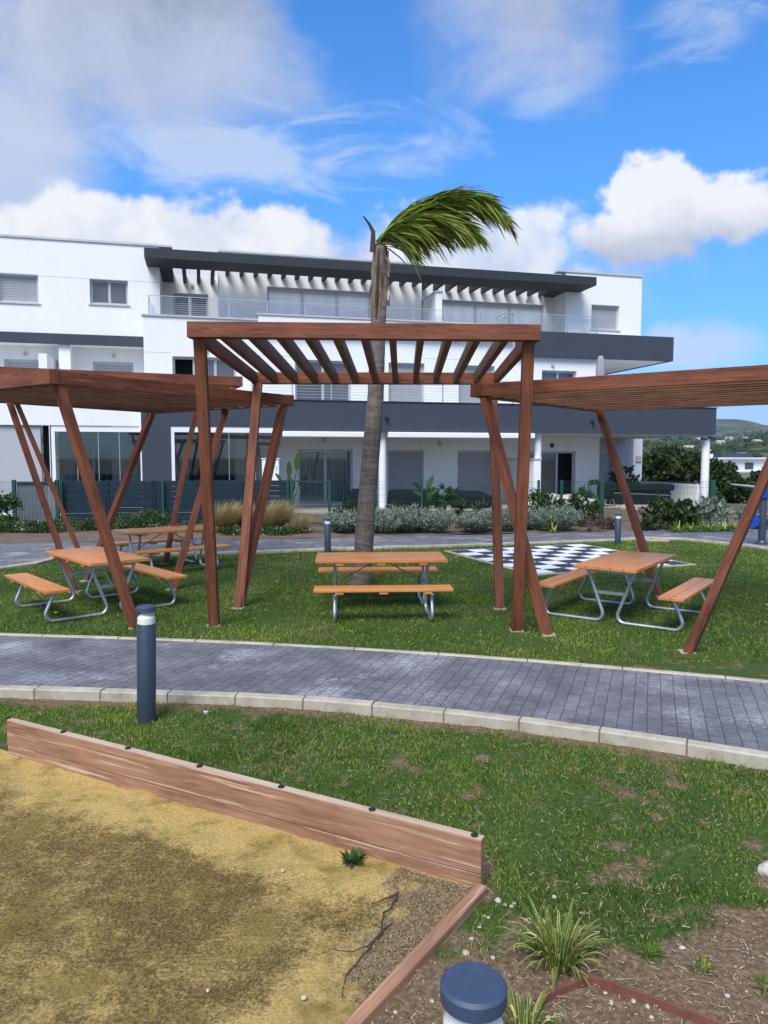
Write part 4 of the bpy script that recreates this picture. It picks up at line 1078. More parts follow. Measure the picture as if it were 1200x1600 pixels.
m = MB(pb); m.tube([crown + Vector((-.08, -.05, -.15)), P(583, 362, PY - .1), P(577, 350, PY - .15), P(568, 338, PY - .2)], [.05, .035, .022, .012], 7); m.build('broken_frond', 'bark_brown', t, 0, True)
tips = [((800, 362), (735, 252), .1), ((785, 336), (718, 252), -.5), ((752, 376), (700, 292), -.4), ((746, 368), (690, 300), .7), ((728, 372), (660, 300), -.9), ((770, 318), (700, 262), .4),
        ((735, 372), (660, 306), .3), ((700, 378), (640, 312), -.3), ((780, 345), (700, 274), -.1), ((660, 382), (622, 330), .6), ((720, 375), (650, 296), 1.0), ((640, 388), (612, 342), -.7), ((760, 310), (680, 262), .2), ((675, 370), (628, 318), -.8), ((690, 350), (650, 298), .15), ((730, 350), (670, 290), -.25), ((640, 372), (612, 332), .2), ((655, 360), (620, 322), -.1), ((628, 384), (606, 346), .15), ((690, 335), (640, 290), .05), ((720, 325), (660, 278), -.15)]
for (tx, ty), (cx_, cy_), dy in tips:
    e = P(tx, ty, PY + dy); c_ = P(cx_, cy_, PY + dy * .6); s0 = crown + Vector((random.uniform(-.03, .05), random.uniform(-.06, .06), random.uniform(-.08, .05)))
    k = 54; path = [(1 - u) ** 2 * s0 + 2 * u * (1 - u) * c_ + u * u * e for u in [i / k for i in range(k + 1)]]
    m = MB(pb); m.tube(path[::4], [.022 - .019 * i / len(path[::4]) for i in range(len(path[::4]))], 5); fr = m.build('frond', 'lime_leaf', t)
    ps, ws = [], []; Lf = sum(((path[i + 1] - path[i]).length for i in range(k)))
    for i in range(1, k + 1):
        for sg in (-1, 1):
            for rep in range(1):
                u = (i + random.uniform(-.5, .5)) / k; tang = (path[min(i + 1, k)] - path[i - 1]).normalized()
                ll = (.62 * math.sin(math.pi * (.30 + .66 * u)) ** .8 + .05) * random.uniform(.75, 1.1)
                side = Vector((0, sg, 0)) * random.uniform(.15, .62)
                d = (tang * random.uniform(.75, 1.1) + side + Vector((.35, 0, random.uniform(-.75, .34)))).normalized()
                p0 = path[i]; dr = random.uniform(.10, .55) * ll
                ps.append([tuple(p0 + d * ll * v + Vector((.10 * v * v * ll, 0, -dr * v * v))) for v in (0, .33, .66, 1)]); ws.append([.018, .036, .026, .002])
    ps = np.array(ps) - np.array(pb); v, q, ti = ribbons(ps, np.array(ws), rng.uniform(0, .85, len(ps)) + (rng.random(len(ps)) < .08) * .3)
    np_mesh('leaflets', v, q, None, 'palm_leaflets', fr, np.clip(ti, 0, 1))

# ------------------------------------------------------------------ fences
def fence_mesh(parent, off, a, b, z0, z1, wire='fence_wire'):
    m = MB(off); L = (b - a).length; n = int(L / .055); d = (b - a).normalized(); r = .0028
    for i in range(n + 1):
        p = a + d * (i * L / n); m.beam((p.x, p.y, z0), (p.x, p.y, z1), 2 * r, 2 * r, up=(0, 1, 0))
    k = max(2, int((z1 - z0) / .2))
    for j in range(k + 1):
        z = z0 + (z1 - z0) * j / k; m.beam((a.x, a.y - .006, z), (b.x, b.y - .006, z), 2 * r, 2 * r)
    return m.build('mesh_panel', wire, parent)
def fpost(parent, off, p, z1, w=.06, m_='fence_green'):
    m = MB(off); m.box(p.x - w / 2, p.x + w / 2, p.y - w / 2, p.y + w / 2, -.05, z1); return m.build('post', m_, parent, .004)
FZ = P(500, 751, 23.5).z
def gp(px, Y): q = P(px, 790, Y); return Vector((q.x, Y, 0))
# composite board fence on the left with its mesh
a, b = gp(94, 22.5), gp(451, 23.4); t = thing('board_fence', 'slate grey horizontal composite board fence behind the left pergolas', 'fence', (a + b) / 2); off = t.location
nseg = 5; zt_ = P(200, 751.5, 22.7).z
for i in range(nseg):
    p, q = a.lerp(b, i / nseg), a.lerp(b, (i + 1) / nseg); d = (q - p).normalized(); m = MB(off); nb = 8
    for j in range(nb):
        z0 = .06 + (zt_ - .06) * j / nb; z1 = .06 + (zt_ - .06) * (j + 1) / nb - .005
        m.beam(p + d * .05 + Vector((0, .05, (z0 + z1) / 2)), q - d * .05 + Vector((0, .05, (z0 + z1) / 2)), .022, z1 - z0)
    m.build('board_panel', 'composite_board', t, .003)
    m = MB(off); m.box(q.x - .045, q.x + .045, q.y + .01, q.y + .09, 0, zt_ + .02); m.build('post', 'composite_board', t, .004)
    fence_mesh(t, off, p + Vector((0, -.06, 0)), q + Vector((0, -.06, 0)), .05, zt_)
for px in (97, 255, 450): fpost(t, off, gp(px, 22.4 + (px - 94) / 357 * .9), zt_ + .04, .07)
# gate at the far left
a, b = gp(23, 22.2), gp(90, 22.3); t = thing('garden_gate', 'green framed gate backed with ribbed grey plastic sheet', 'gate', (a + b) / 2); off = t.location
m = MB(off)
for p in (a, b): m.box(p.x - .05, p.x + .05, p.y - .05, p.y + .05, -.05, zt_ + .05)
m.box(a.x, b.x, a.y - .02, a.y + .03, zt_ - .05, zt_); m.box(a.x, b.x, a.y - .02, a.y + .03, .10, .15); m.build('gate_frame', 'fence_green', t, .004)
m = MB(off); n = 40; xs = [a.x + .06 + (b.x - a.x - .12) * i / n for i in range(n + 1)]
for i in range(n):
    y0, y1 = a.y + .05 + .012 * math.sin(i * 1.57), a.y + .05 + .012 * math.sin((i + 1) * 1.57)
    m.add([(xs[i], y0, .15), (xs[i + 1], y1, .15), (xs[i + 1], y1, zt_ - .05), (xs[i], y0, zt_ - .05), (xs[i], y0 + .004, .15), (xs[i + 1], y1 + .004, .15), (xs[i + 1], y1 + .004, zt_ - .05), (xs[i], y0 + .004, zt_ - .05)], MB.BOXF)
m.build('ribbed_sheet', 'corrugated_panel', t); fence_mesh(t, off, a + Vector((.06, -.03, 0)), b + Vector((-.06, -.03, 0)), .16, zt_ - .06)
# mesh fence far left
a, b = gp(-150, 22.0), gp(20, 22.2); t = thing('mesh_fence', 'short green wire mesh fence left of the ribbed gate', 'fence', (a + b) / 2)
fence_mesh(t, t.location, a, b, .45, zt_)
m = MB(t.location); m.beam(a + Vector((0, .1, .2)), b + Vector((0, .1, .2)), .2, .42); m.build('low_wall', 'white_render', t)
# gate in the middle
a, b = gp(456, 23.2), gp(515, 21.9); t = thing('garden_gate', 'open green gate frame of wire mesh beside the dry grass', 'gate', (a + b) / 2); off = t.location
m = MB(off)
for p in (a, b): m.box(p.x - .045, p.x + .045, p.y - .045, p.y + .045, -.05, zt_ + .03)
for z in (.10, zt_ - .02): m.beam(a + Vector((0, 0, z)), b + Vector((0, 0, z)), .04, .045)
m.build('gate_frame', 'fence_green', t, .004); fence_mesh(t, off, a, b, .12, zt_ - .03)
# long mesh fence to the right
a, b, c = gp(517, 23.4), gp(942, 23.6), gp(1112, 24.6); t = thing('mesh_fence', 'long green wire mesh fence in front of the ground floor terraces', 'fence', (a + b) / 2); off = t.location
fence_mesh(t, off, a, b, .06, P(700, 752, 23.5).z); fence_mesh(t, off, b, c, .06, P(1000, 753, 24).z)
for px, Y, w in ((659, 23.45, .07), (841, 23.55, .07), (877, 23.57, .08), (940, 23.6, .12), (1112, 24.6, .16)): fpost(t, off, gp(px, Y), P(px, 750, Y).z, w)

# ------------------------------------------------------------------ planting bed
def wp(px, Y, z=.03): q = P(px, 790, Y); return (q.x, Y, z)
DG = 'dry ornamental grasses by the middle gate'
def dry_tuft(px, Y, n, lm, lab):
    p, a = arch_paths(n, .20, lm * .55, lm, 50, 88, .22, 7, (.20, 0, 0)); t = np.linspace(0, 1, 7)[None]
    wd = .013 * (1 - t ** 2 * .85) * np.ones((n, 1)); base = rng.uniform(.15, 1, n)
    v, q, _ = ribbons(p, wd, base, np.stack([-np.sin(a), np.cos(a), np.zeros(n)], 1))
    ti = np.clip(np.repeat(base, 14) * (.15 + 1.1 * np.tile(np.repeat(t[0], 2), n)), 0, 1)
    o = np_mesh('ornamental_grass', v, q, None, 'dry_grass', None, ti); o.location = wp(px, Y); tag(o, lab, 'ornamental grass', DG)
dry_tuft(348, 20.3, 1300, 1.15, 'left clump of tall straw coloured grass seen between the pergola posts')
dry_tuft(386, 20.8, 900, 1.0, 'middle clump of tall straw coloured grass hidden behind the crossing pergola posts')
dry_tuft(425, 20.4, 1300, 1.2, 'biggest straw coloured grass clump, blown right beside the middle gate')
dry_tuft(466, 20.2, 420, .75, 'small greenish straw clump right of the dry grasses')
SG = 'silver grey shrubs along the back path'
def silver(px, Y, r, h, lab, n=520):
    p, a = arch_paths(n, r * .75, h * .5, h * 1.05, 42, 88, .10, 4); t = np.linspace(0, 1, 4)[None]
    v0, q0, t0 = ribbons(p, .006 * (1 - t * .5) * np.ones((n, 1)), rng.uniform(.1, .5, n))
    k = 9; u = rng.uniform(.25, 1, (n, k)); i0 = np.clip((u * 3).astype(int), 0, 2); fr = u * 3 - i0
    pts = (p[np.arange(n)[:, None], i0] * (1 - fr)[..., None] + p[np.arange(n)[:, None], i0 + 1] * fr[..., None]).reshape(-1, 3)
    v, q, ti = leaf_quads(pts, .085, np.clip(np.repeat(rng.uniform(0, .7, n), k) + rng.uniform(0, .4, n * k), 0, 1), 0, 1.2, np.tile([0, 0, .9], (len(pts), 1)), .16)
    V = np.concatenate([v0, v]); Q = np.concatenate([q0, q + len(v0)]); Tt = np.concatenate([t0, ti])
    o = np_mesh('silver_shrub', V, Q, None, 'silver_leaf', None, Tt); o.location = wp(px, Y); tag(o, lab, 'shrub', SG)
silver(538, 20.6, .38, .62, 'silver shrub partly behind the left side of the palm trunk')
silver(598, 20.3, .55, .74, 'silver shrub just right of the palm trunk')
silver(636, 20.5, .50, .78, 'widest silver shrub, in the middle of the silver group')
silver(676, 20.4, .46, .70, 'silver shrub under the potted plant behind the fence')
silver(743, 20.6, .36, .60, 'silver shrub left of the thin rear pergola post')
silver(790, 20.8, .42, .74, 'silver shrub between the thin rear post and the thick front post')
silver(837, 20.9, .30, .66, 'rounded silver shrub right of the thick front post')
silver(876, 21.0, .33, .76, 'upright silver shrub in front of the dark green shrubs')
silver(1182, 21.5, .35, .80, 'silver shrub behind the blue exercise machine', 400)
FL_ = 'low flowering shrubs along the left fence'
for px, Y, r, h, lab in ((-20, 20.3, .6, .22, 'low white flowering shrub at the left edge of the picture'), (38, 20.2, .55, .20, 'low white flowering shrub below the gate, left of the leaning posts'), (92, 20.6, .55, .22, 'low white flowering shrub between the two leaning posts at left'),
                         (150, 20.9, .5, .22, 'low white flowering shrub behind the left table'), (205, 21.4, .55, .28, 'flowering shrub against the board fence, above the rear table'), (238, 21.6, .5, .33, 'tallest flowering shrub against the board fence'), (300, 20.6, .4, .18, 'low flowering shrub left of the dry grasses'),
                         (372, 19.8, .55, .13, 'flat white flowering mat in front of the dry grass'), (440, 19.9, .6, .12, 'flat white flowering mat below the biggest dry clump')):
    bush('flowering_shrub', lab, wp(px, Y), r, h * .75, 'flower_leaf', .055, 1500, 'shrub', r * .7, 30, 1.0, 4, .2, FL_)
bush('evergreen_shrub', 'dark evergreen shrub beside the ribbed gate at the left edge', wp(8, 21.2), .5, .50, 'green_leaf', .08, 1300)
bush('evergreen_shrub', 'dark reddish green shrub left of the palm trunk by the gate', wp(541, 22.0), .36, .40, 'olive_leaf', .07, 900)
bush('evergreen_shrub', 'brownish upright shrub in front of the left black cover', wp(612, 21.9), .36, .36, 'olive_leaf', .07, 900)
bush('evergreen_shrub', 'brownish upright shrub left of the fence post and black cover', wp(645, 22.1), .36, .34, 'olive_leaf', .07, 900)
GS = 'dense green shrubs behind the silver ones'
bush('evergreen_shrub', 'dense green shrub left of the fence post below the terrace door', wp(848, 22.2), .52, .52, 'green_leaf', .075, 1500, group=GS)
bush('evergreen_shrub', 'dense green shrub in front of the beige covered lounger', wp(905, 22.4), .60, .48, 'green_leaf', .075, 1700, group=GS)
for px, Y, r, lab in ((925, 20.6, .30, 'brown withered shrub left of the small rear bollard'), (950, 21.2, .22, 'small brown withered shrub just behind the rear bollard'), (826, 21.8, .2, 'little brown withered shrub beside the thick post')):
    bush('withered_shrub', lab, wp(px, Y), r, r * .75, 'brown_leaf', .04, 700)
RS = 'round leathery shrubs near the right end of the bed'
for px, Y, r, h, lab in ((1034, 21.3, .50, .42, 'largest round leathery shrub below the covered barbecue'), (1068, 21.2, .36, .36, 'middle round leathery shrub in the right bed'), (1108, 21.6, .52, .40, 'pale tipped leathery shrub below the white round column')):
    bush('leathery_shrub', lab, wp(px, Y), r, h, 'silver_leaf' if px == 1108 else 'olive_leaf', .11, 800, 'shrub', r, 40, 1.5, 5, .14, RS)
bush('leathery_shrub', 'low grey green shrub left of the leathery ones', wp(1008, 21.0), .35, .18, 'olive_leaf', .08, 500)
for px, Y, lab in ((1060, 20.4, 'lime strap leaved plant in front of the leathery shrubs'), (1082, 20.5, 'small lime strap leaved plant between two leathery shrubs'), (1108, 20.5, 'widest lime strap leaved plant at the path edge'), (1134, 20.7, 'lime strap leaved plant beside the leaning post'), (1153, 20.5, 'lime strap leaved plant below the blue disc'), (865, 20.3, 'tiny lime plant below the upright silver shrub')):
    tuft('strap_plant', lab, wp(px, Y), 60 if px != 865 else 25, .2, .5, (25, 80), .35, .035, 'lime_leaf', 'plant', .1, group='lime strap leaved plants')
tuft('orange_plant', 'orange bladed plant beside the right fence end', wp(1132, 22.5, .2), 26, .3, .62, (45, 85), .15, .06, 'orange_leaf', 'plant', .08)
# leafy reed-like plant
def reed(px, Y, h, n, lab):
    t = thing('reed_plant', lab, 'plant', wp(px, Y)); V, Q, Tn = [], [], []; o = 0; m = MB()
    for i in range(n):
        a = random.uniform(0, 6.28); top = Vector((math.cos(a) * .35 * random.random() + .1, math.sin(a) * .3 * random.random(), h * random.uniform(.7, 1)))
        m.tube([(math.cos(a) * .12, math.sin(a) * .12, -.03), top * .5, top], [.01, .008, .004], 5)
        p, aa = arch_paths(16, .01, .2, .38, 10, 70, .35, 5); p += np.array(top)[None, None] * rng.uniform(.35, 1, 16)[:, None, None]
        v, q, ti = ribbons(p, .030 * np.sin(np.linspace(.3, 3.1, 5))[None] * np.ones((16, 1)), rng.uniform(.2, 1, 16)); V.append(v); Q.append(q + o); Tn.append(ti); o += len(v)
    np_mesh('leaves', np.concatenate(V), np.concatenate(Q), None, 'green_leaf', t, np.concatenate(Tn)); m.build('stem', 'green_leaf', t)
reed(716, 21.6, .85, 10, 'tall bright green reed leaved plant in front of the right black cover')
reed(745, 21.9, .72, 7, 'lower green reed leaved plant beside the thin rear post')
# banana-like plants
def paddle(px, Y, z, leaves, lab, pot=False):
    t = thing('bird_of_paradise', lab, 'plant', wp(px, Y, z)); ls = MB(); V, Q, Tn = [], [], []; o = 0
    for (dx, dy, h, L, lean) in leaves:
        ls.tube([(dx * .1, dy * .1, 0), (dx * .55, dy * .5, h * .6), (dx, dy, h)], [.02, .016, .010], 6)
        k = 9; d = Vector((lean, dy * .6, 1)).normalized(); pth = np.array([[tuple(Vector((dx, dy, h)) + d * L * u + Vector((lean * .25 * u * u * L, 0, -.25 * u * u * L * abs(lean)))) for u in np.linspace(0, 1, k)]])
        w = (.17 * np.sin(np.linspace(.25, 3.1, k)) ** .8)[None] * (L / .5); v, q, ti = ribbons(pth, w, np.array([random.uniform(.3, .95)]), np.array([[.9, random.uniform(-.6, .6), 0.]]))
        V.append(v); Q.append(q + o); Tn.append(ti); o += len(v)
    np_mesh('leaves', np.concatenate(V), np.concatenate(Q), None, 'green_leaf', t, np.concatenate(Tn), True); ls.build('stem', 'green_leaf', t)
    if pot: m = MB(); m.lathe([(.14, -.02), (.19, .3), (.20, .32), (.17, .32), (.16, .28)], n=20); m.build('pot', 'green_pot', t)
paddle(453, 25.2, .1, [(-.02, 0, 1.35, .55, .02), (.22, .1, 1.55, .70, .12), (-.28, .1, 1.15, .42, -.5), (.12, -.1, 1.0, .5, -.3), (.3, 0, 1.05, .45, .7), (-.1, .1, .9, .4, -.7), (.05, 0, .75, .5, .2)], 'tall bird of paradise plant with paddle leaves beside the white cabinet')
paddle(667, 24.4, .1, [(0, 0, .95, .55, .35), (-.12, .1, .9, .45, -.8), (-.14, 0, .7, .4, -.9), (.12, 0, .75, .4, .8), (.03, .1, .6, .5, .1)], 'dark bird of paradise plant standing right of a fence post')
t = bush('potted_tree', 'bushy potted plant with drooping leaves in a teal pot behind the fence', wp(690, 24.6, .1), .34, .28, 'green_leaf', .13, 300, 'potted plant', .34, 18, 1.7, 4, .2, base=.42)
m = MB(); m.lathe([(.13, 0), (.17, .36), (.18, .38), (.15, .38), (.14, .34)], n=20); m.build('pot', 'green_pot', t)

# ------------------------------------------------------------------ terrace furniture under covers
def cloth(name, label, cat, px0, px1, ytop, ybot, Y, depth, m_, expo=5.0, sag=.06, seed=1, slope=0.0, rz=0.0, wr=1.0, parent=None):
    a, b = P(px0, ytop, Y), P(px1, ytop, Y); zb = P((px0 + px1) / 2, ybot, Y).z; w = (b.x - a.x) / 2; h = a.z - zb; n = 26
    vs, qs = [], []; c = ((a.x + b.x) / 2, Y + depth / 2, zb)
    for f in range(5):
        o = len(vs)
        for i in range(n + 1):
            for j in range(n + 1):
                u, v = 2 * i / n - 1, 2 * j / n - 1
                p = {0: (u, -1, v), 1: (1, u, v), 2: (-u, 1, v), 3: (-1, -u, v), 4: (u, v, 1)}[f]
                L = sum(abs(k) ** expo for k in p) ** (1 / expo); p = [k / L for k in p]
                x, y, z = p[0] * w, p[1] * depth / 2, (p[2] + 1) / 2 * h
                tp = max(0, z / h); ang = math.atan2(y, x * .6)
                fold = wr * .035 * math.sin(ang * 17 + 3 * noise.noise(Vector((x * 2, y * 2, z * 2 + seed)))) * (1 - tp) + wr * .05 * noise.noise(Vector((x * 3.1 + seed, y * 3, z * 3)))
                s = 1 + fold; zz = z * (1 + slope * x / w) - sag * tp * (1 - (x / w) ** 2) * (.5 + noise.noise(Vector((x * 1.7 + seed, y, 2))))
                vs.append((x * s, y * s, max(0, zz)))
        for i in range(n):
            for j in range(n): k = o + i * (n + 1) + j; qs.append((k, k + n + 1, k + n + 2, k + 1))
    ob = np_mesh(name, vs, qs, None, m_, parent, None, True); ob.location = c; ob.rotation_euler = (0, 0, rz)
    if label: tag(ob, label, cat)
    return ob
CV = 'furniture cover'
cloth('furniture_cover', 'black cover over furniture seen left of the palm trunk', CV, 545, 588, 764, 797, 28.6, .9, 'black_cover', seed=3, slope=.0)
cloth('furniture_cover', 'black boxy cover between the round column and the fence post', CV, 606, 673, 764.5, 797, 28.8, 1.0, 'black_cover', seed=5)
cloth('furniture_cover', 'black sagging cover sloping down to the right behind the reed plants', CV, 703, 772, 766, 797, 29.0, 1.1, 'black_cover', 3.2, .1, 9, -.16)
cloth('lounger_cover', 'long beige covered lounger lying in front of the terrace door', 'lounger cover', 848, 936, 771, 796, 29.3, 1.2, 'beige_cover', 2.4, .12, 4, -.15)
t = thing('covered_barbecue', 'black covered barbecue counter with a jutting top on the right terrace', 'barbecue', (P(1005, 790, 31.5).x, 31.5, .1)); off = t.location
o = cloth('cover_skirt', None, None, 957, 1050, 764, 797, 31.5, .9, 'black_cover', 8, .0, 6, 0); o.parent = t; o.location = Vector(o.location) - off
o = cloth('cover_top', None, None, 952, 1058, 756, 768, 31.4, 1.1, 'black_cover', 6, .05, 8, 0, wr=.5); o.parent = t; o.location = Vector(o.location) - off
m = MB(off); a, b = P(958, 770, 31.28), P(1046, 774, 31.28); m.tube([a, b], .012, 6); m.build('strap', 'railing_steel', t)
t = thing('garden_chair', 'dark covered garden chair with splayed wooden legs left of the barbecue', 'chair', (P(950, 790, 30.2).x, 30.2, .09)); off = t.location
o = cloth('seat_cover', None, None, 938, 962, 752, 784, 30.2, .6, 'black_cover', 3, .05, 2); o.parent = t; o.location = Vector(o.location) - off
for dx, dy in ((-.2, -.2), (.2, -.2), (-.2, .25), (.2, .25)):
    m = MB(); m.tube([(dx * .7, dy, .32), (dx * 1.2, dy * 1.2 + .1, 0)], .018, 6); m.build('leg', 'table_timber', t)
t = thing('side_table', 'thin legged dark side table against the white wall end', 'side table', (P(930, 790, 30.6).x, 30.6, .09)); zt2 = P(930, 756, 30.6).z - .09
m = MB(); m.box(-.26, .26, -.2, .2, zt2 - .04, zt2); m.build('tabletop', 'black_plastic', t)
for dx, dy in ((-.24, -.18), (.24, -.18), (-.24, .18), (.24, .18)): m = MB(); m.box(dx - .012, dx + .012, dy - .012, dy + .012, 0, zt2 - .041); m.build('leg', 'black_plastic', t)
o = bush('potted_plant', 'dried potted succulent on the thin legged side table', (t.location.x, 30.6, .09 + zt2), .22, .06, 'olive_leaf', .07, 200, 'potted plant', stems=2)
bush('potted_plant', 'dark spiky plant between the beige lounger and the side table', wp(914, 29.9, .1), .3, .32, 'green_leaf', .16, 140, 'plant', long=1.8)
bush('potted_plant', 'dark leafy plant in the recess behind the leaning right post', wp(978, 33.5, .1), .55, .62, 'olive_leaf', .14, 420, 'plant', long=1.4, base=.35)
t = thing('storage_cabinet', 'white cabinet standing behind the board fence end', 'cabinet', (P(424, 750, 26.5).x, 26.5, .05)); zc = P(424, 716, 26.5).z - .05
m = MB(); m.box(-.30, .30, -.2, .2, 0, zc - .04); m.build('body', 'white_paint', t, .01); m = MB(); m.box(-.33, .33, -.23, .22, zc - .039, zc); m.build('lid', 'white_paint', t, .008); m = MB(); m.box(.2, .225, -.22, -.2005, zc * .8, zc * .88); m.build('handle', 'grey_metal', t)
t = tag(cloth('parasol_cover', 'grey cloth covered parasol top rising behind the right pergola beam', 'parasol', 934, 947, 555, 634, 30.8, .34, 'towel_grey', 3.2, 0, 5, wr=.8), None)

# ------------------------------------------------------------------ exercise machine
Y = 17.6; bx = P(1190, 850, Y); t = thing('exercise_machine', 'outdoor exercise machine with blue housing and blue disc on a grey post', 'exercise machine', (bx.x, Y, .03)); off = t.location
m = MB(off); m.lathe([(.085, .03), (.085, P(1190, 752, Y).z - .04), (.06, P(1190, 752, Y).z), (.0, P(1190, 752, Y).z + .02)], (bx.x, Y, 0), 24); m.build('post', 'bollard_grey', t, 0, True)
m = MB(off); m.lathe([(.17, .031), (.17, .055), (.12, .07), (.09, .12)], (bx.x, Y, 0), 28); m.build('base_flange', 'bollard_grey', t, 0, True)
zh0, zh1 = P(1190, 779, Y).z, P(1190, 755, Y).z; m = MB(off); m.box(bx.x - .12, bx.x + .16, Y - .13, Y + .12, zh0, zh1); m.build('housing', 'blue_plastic', t, .03)
m = MB(off); m.tube([P(1190, 760, Y), P(1179, 760.5, Y), P(1142, 756.5, Y)], [.035, .03, .016], 8); m.build('arm', 'railing_steel', t, 0, True)
dc = P(1174.5, 813, Y - .1); m = MB(off); r_ = .185
m.prism([(dc.x + r_ * math.cos(i / 32 * 6.283), dc.z + r_ * math.sin(i / 32 * 6.283)) for i in range(32)], dc.y - .02, dc.y + .02, 1); d_ = m.build('disc', 'blue_plastic', t, .008)
m = MB(off); m.tube([(dc.x, dc.y - .035, dc.z), (dc.x, dc.y + .03, dc.z)], .02, 10); m.build('hub', 'bollard_grey', d_)
m = MB(off); m.tube([P(1162, 803, Y), P(1190, 804, Y), P(1215, 806, Y)], .014, 8); m.build('crossbar', 'railing_steel', t)

# ------------------------------------------------------------------ trees and hills beyond
def tree(label, px, Y, ytop, hw, n, mat_='olive_leaf', leaf=.22, zb=-.1, clumps=60, spread=.12, name='tree', group='trees beyond the building'):
    top = P(px, ytop, Y).z; rx = hw * Y / F_PX; rz = (top - zb) * .50; t = thing(name, label, 'tree', (P(px, 700, Y).x, Y, zb), 0, group)
    p, tone, out = clump_points(n, rx, rx * .9, rz, clumps, spread, .45); p[:, 2] += top - zb - rz * .98; p = p[p[:, 2] > .05] if True else p
    k = len(p); v, q, ti = leaf_quads(p, leaf, np.clip(tone[:k] + rng.uniform(0, .5, k), 0, 1), .1, 1.3, out[:k] * .5 + np.array([0, 0, .4])); np_mesh('crown', v, q, None, mat_, t, ti)
    m = MB(); m.tube([(0, 0, -.05), (.1, 0, rz * .6), (0, .1, rz * 1.2)], [.16, .12, .05], 8)
    for i in range(5):
        a = i * 1.26; m.tube([(0, 0, rz * .4), (math.cos(a) * rx * .4, math.sin(a) * rx * .4, rz * 1.0), (math.cos(a) * rx * .7, math.sin(a) * rx * .7, rz * 1.4)], [.08, .05, .02], 6)
    m.build('trunk', 'bark_brown', t)
tree('large bushy olive green tree seen between the square and round columns', 1055, 46, 702, 48, 5200, leaf=.24)
tree('tree right of the white round column, its crown rising to the houses', 1124, 44, 722, 27, 2600, leaf=.22)
tree('low dark bushy tree behind the leaning post at right', 1150, 36, 748, 26, 2200, leaf=.2)
tree('dark tree at the right edge behind the exercise machine', 1200, 40, 738, 28, 2200, leaf=.2)
tree('pale bush left of the big tree behind the terrace', 1014, 52, 728, 14, 800, leaf=.2)
def hill_z(X, Yv):
    r = math.hypot(X, Yv); az = math.atan2(X, Yv)
    def ss(a, b, x): u = max(0, min(1, (x - a) / (b - a))); return u * u * (3 - 2 * u)
    n = noise.fractal(Vector((az * 5.2, r * .0011, 1.7)), 1.0, 2.0, 5); n2 = noise.fractal(Vector((az * 3.1, r * .0007, 8.7)), 1.0, 2.0, 4)
    return -6 + ss(250, 1100, r) * (36 + 16 * n) + ss(1500, 3300, r) * (95 + 55 * n2 + 22 * n)
hz2 = lambda X, Y_: hill_z(X, Y_)
grid('hills', np.linspace(-.75, .75, 220), np.concatenate([np.linspace(180, 1300, 46), np.linspace(1350, 3600, 40)]), 'hill_scrub', hz2, fpt=lambda a, r: (math.sin(a) * r, math.cos(a) * r))
n = 5200; az_ = rng.uniform(.26, .56, n); r_ = 330 + 2300 * rng.uniform(0, 1, n) ** 1.5
cl = np.array([noise.fractal(Vector((a * 22, r * .006, 3)), 1, 2, 3) for a, r in zip(az_, r_)]); ok = cl > -.12; az_, r_ = az_[ok], r_[ok]; n = len(az_)
ctr_ = np.array([(math.sin(a) * r, math.cos(a) * r, hill_z(math.sin(a) * r, math.cos(a) * r) + .8) for a, r in zip(az_, r_)])
oc = np.array([(1, 0, 0), (-1, 0, 0), (0, 1, 0), (0, -1, 0), (0, 0, .9), (0, 0, -.6)]); otr = np.array([(0, 2, 4), (2, 1, 4), (1, 3, 4), (3, 0, 4), (2, 0, 5), (1, 2, 5), (3, 1, 5), (0, 3, 5)])
V_ = ctr_[:, None] + oc[None] * rng.uniform(.6, 1.4, (n, 6, 1)) * (rng.uniform(1.2, 3.2, n) * (1 + r_ / 1500))[:, None, None]
tag(np_mesh('hillside_trees', V_.reshape(-1, 3), None, (np.arange(n)[:, None, None] * 6 + otr[None]).reshape(-1, 3), 'olive_leaf', None, np.repeat(rng.uniform(0, .8, n), 6)), kind='stuff')
def house(px, r, w, h, lab, roof=True, group='white houses on the far hills'):
    a = math.atan((px - 600) / F_PX); X, Yv = math.sin(a) * r, math.cos(a) * r; z = hill_z(X, Yv) - 1; w *= .62; h *= .7; t = thing('house', lab, 'house', (X, Yv, z), random.uniform(-.4, .4), group)
    m = MB(); m.box(-w / 2, w / 2, -3, 3, 0, h); m.build('wall', 'house_white', t)
    m = MB(); m.prism([(-3.4, h), (3.4, h), (0, h + 1.8)], -w / 2 - .3, w / 2 + .3, 0); m.build('roof', 'house_roof', t)
    for i in range(3): x = (i - 1) * w / 3.4; m = MB(); m.box(x - .6, x + .6, -3.06, -3.003, h * .35, h * .7); m.build('window', 'house_window', t)
for px, r, w, h, lab in ((1074, 640, 12, 5, 'white house low on the hillside left of the round column'), (1123, 760, 11, 5, 'white house on the hillside just right of the round column'), (1090, 900, 9, 4.5, 'small white house higher up behind the round column'),
                         (1136, 1000, 14, 5, 'wide pale house near the top of the nearer hill'), (1100, 560, 8, 4.5, 'low white house hidden by the big tree crown'), (1162, 860, 9, 4.5, 'small pale house on the hillside near the leaning post'), (1180, 700, 10, 5, 'white house on the hillside beyond the leaning post')): house(px, r, w, h, lab)
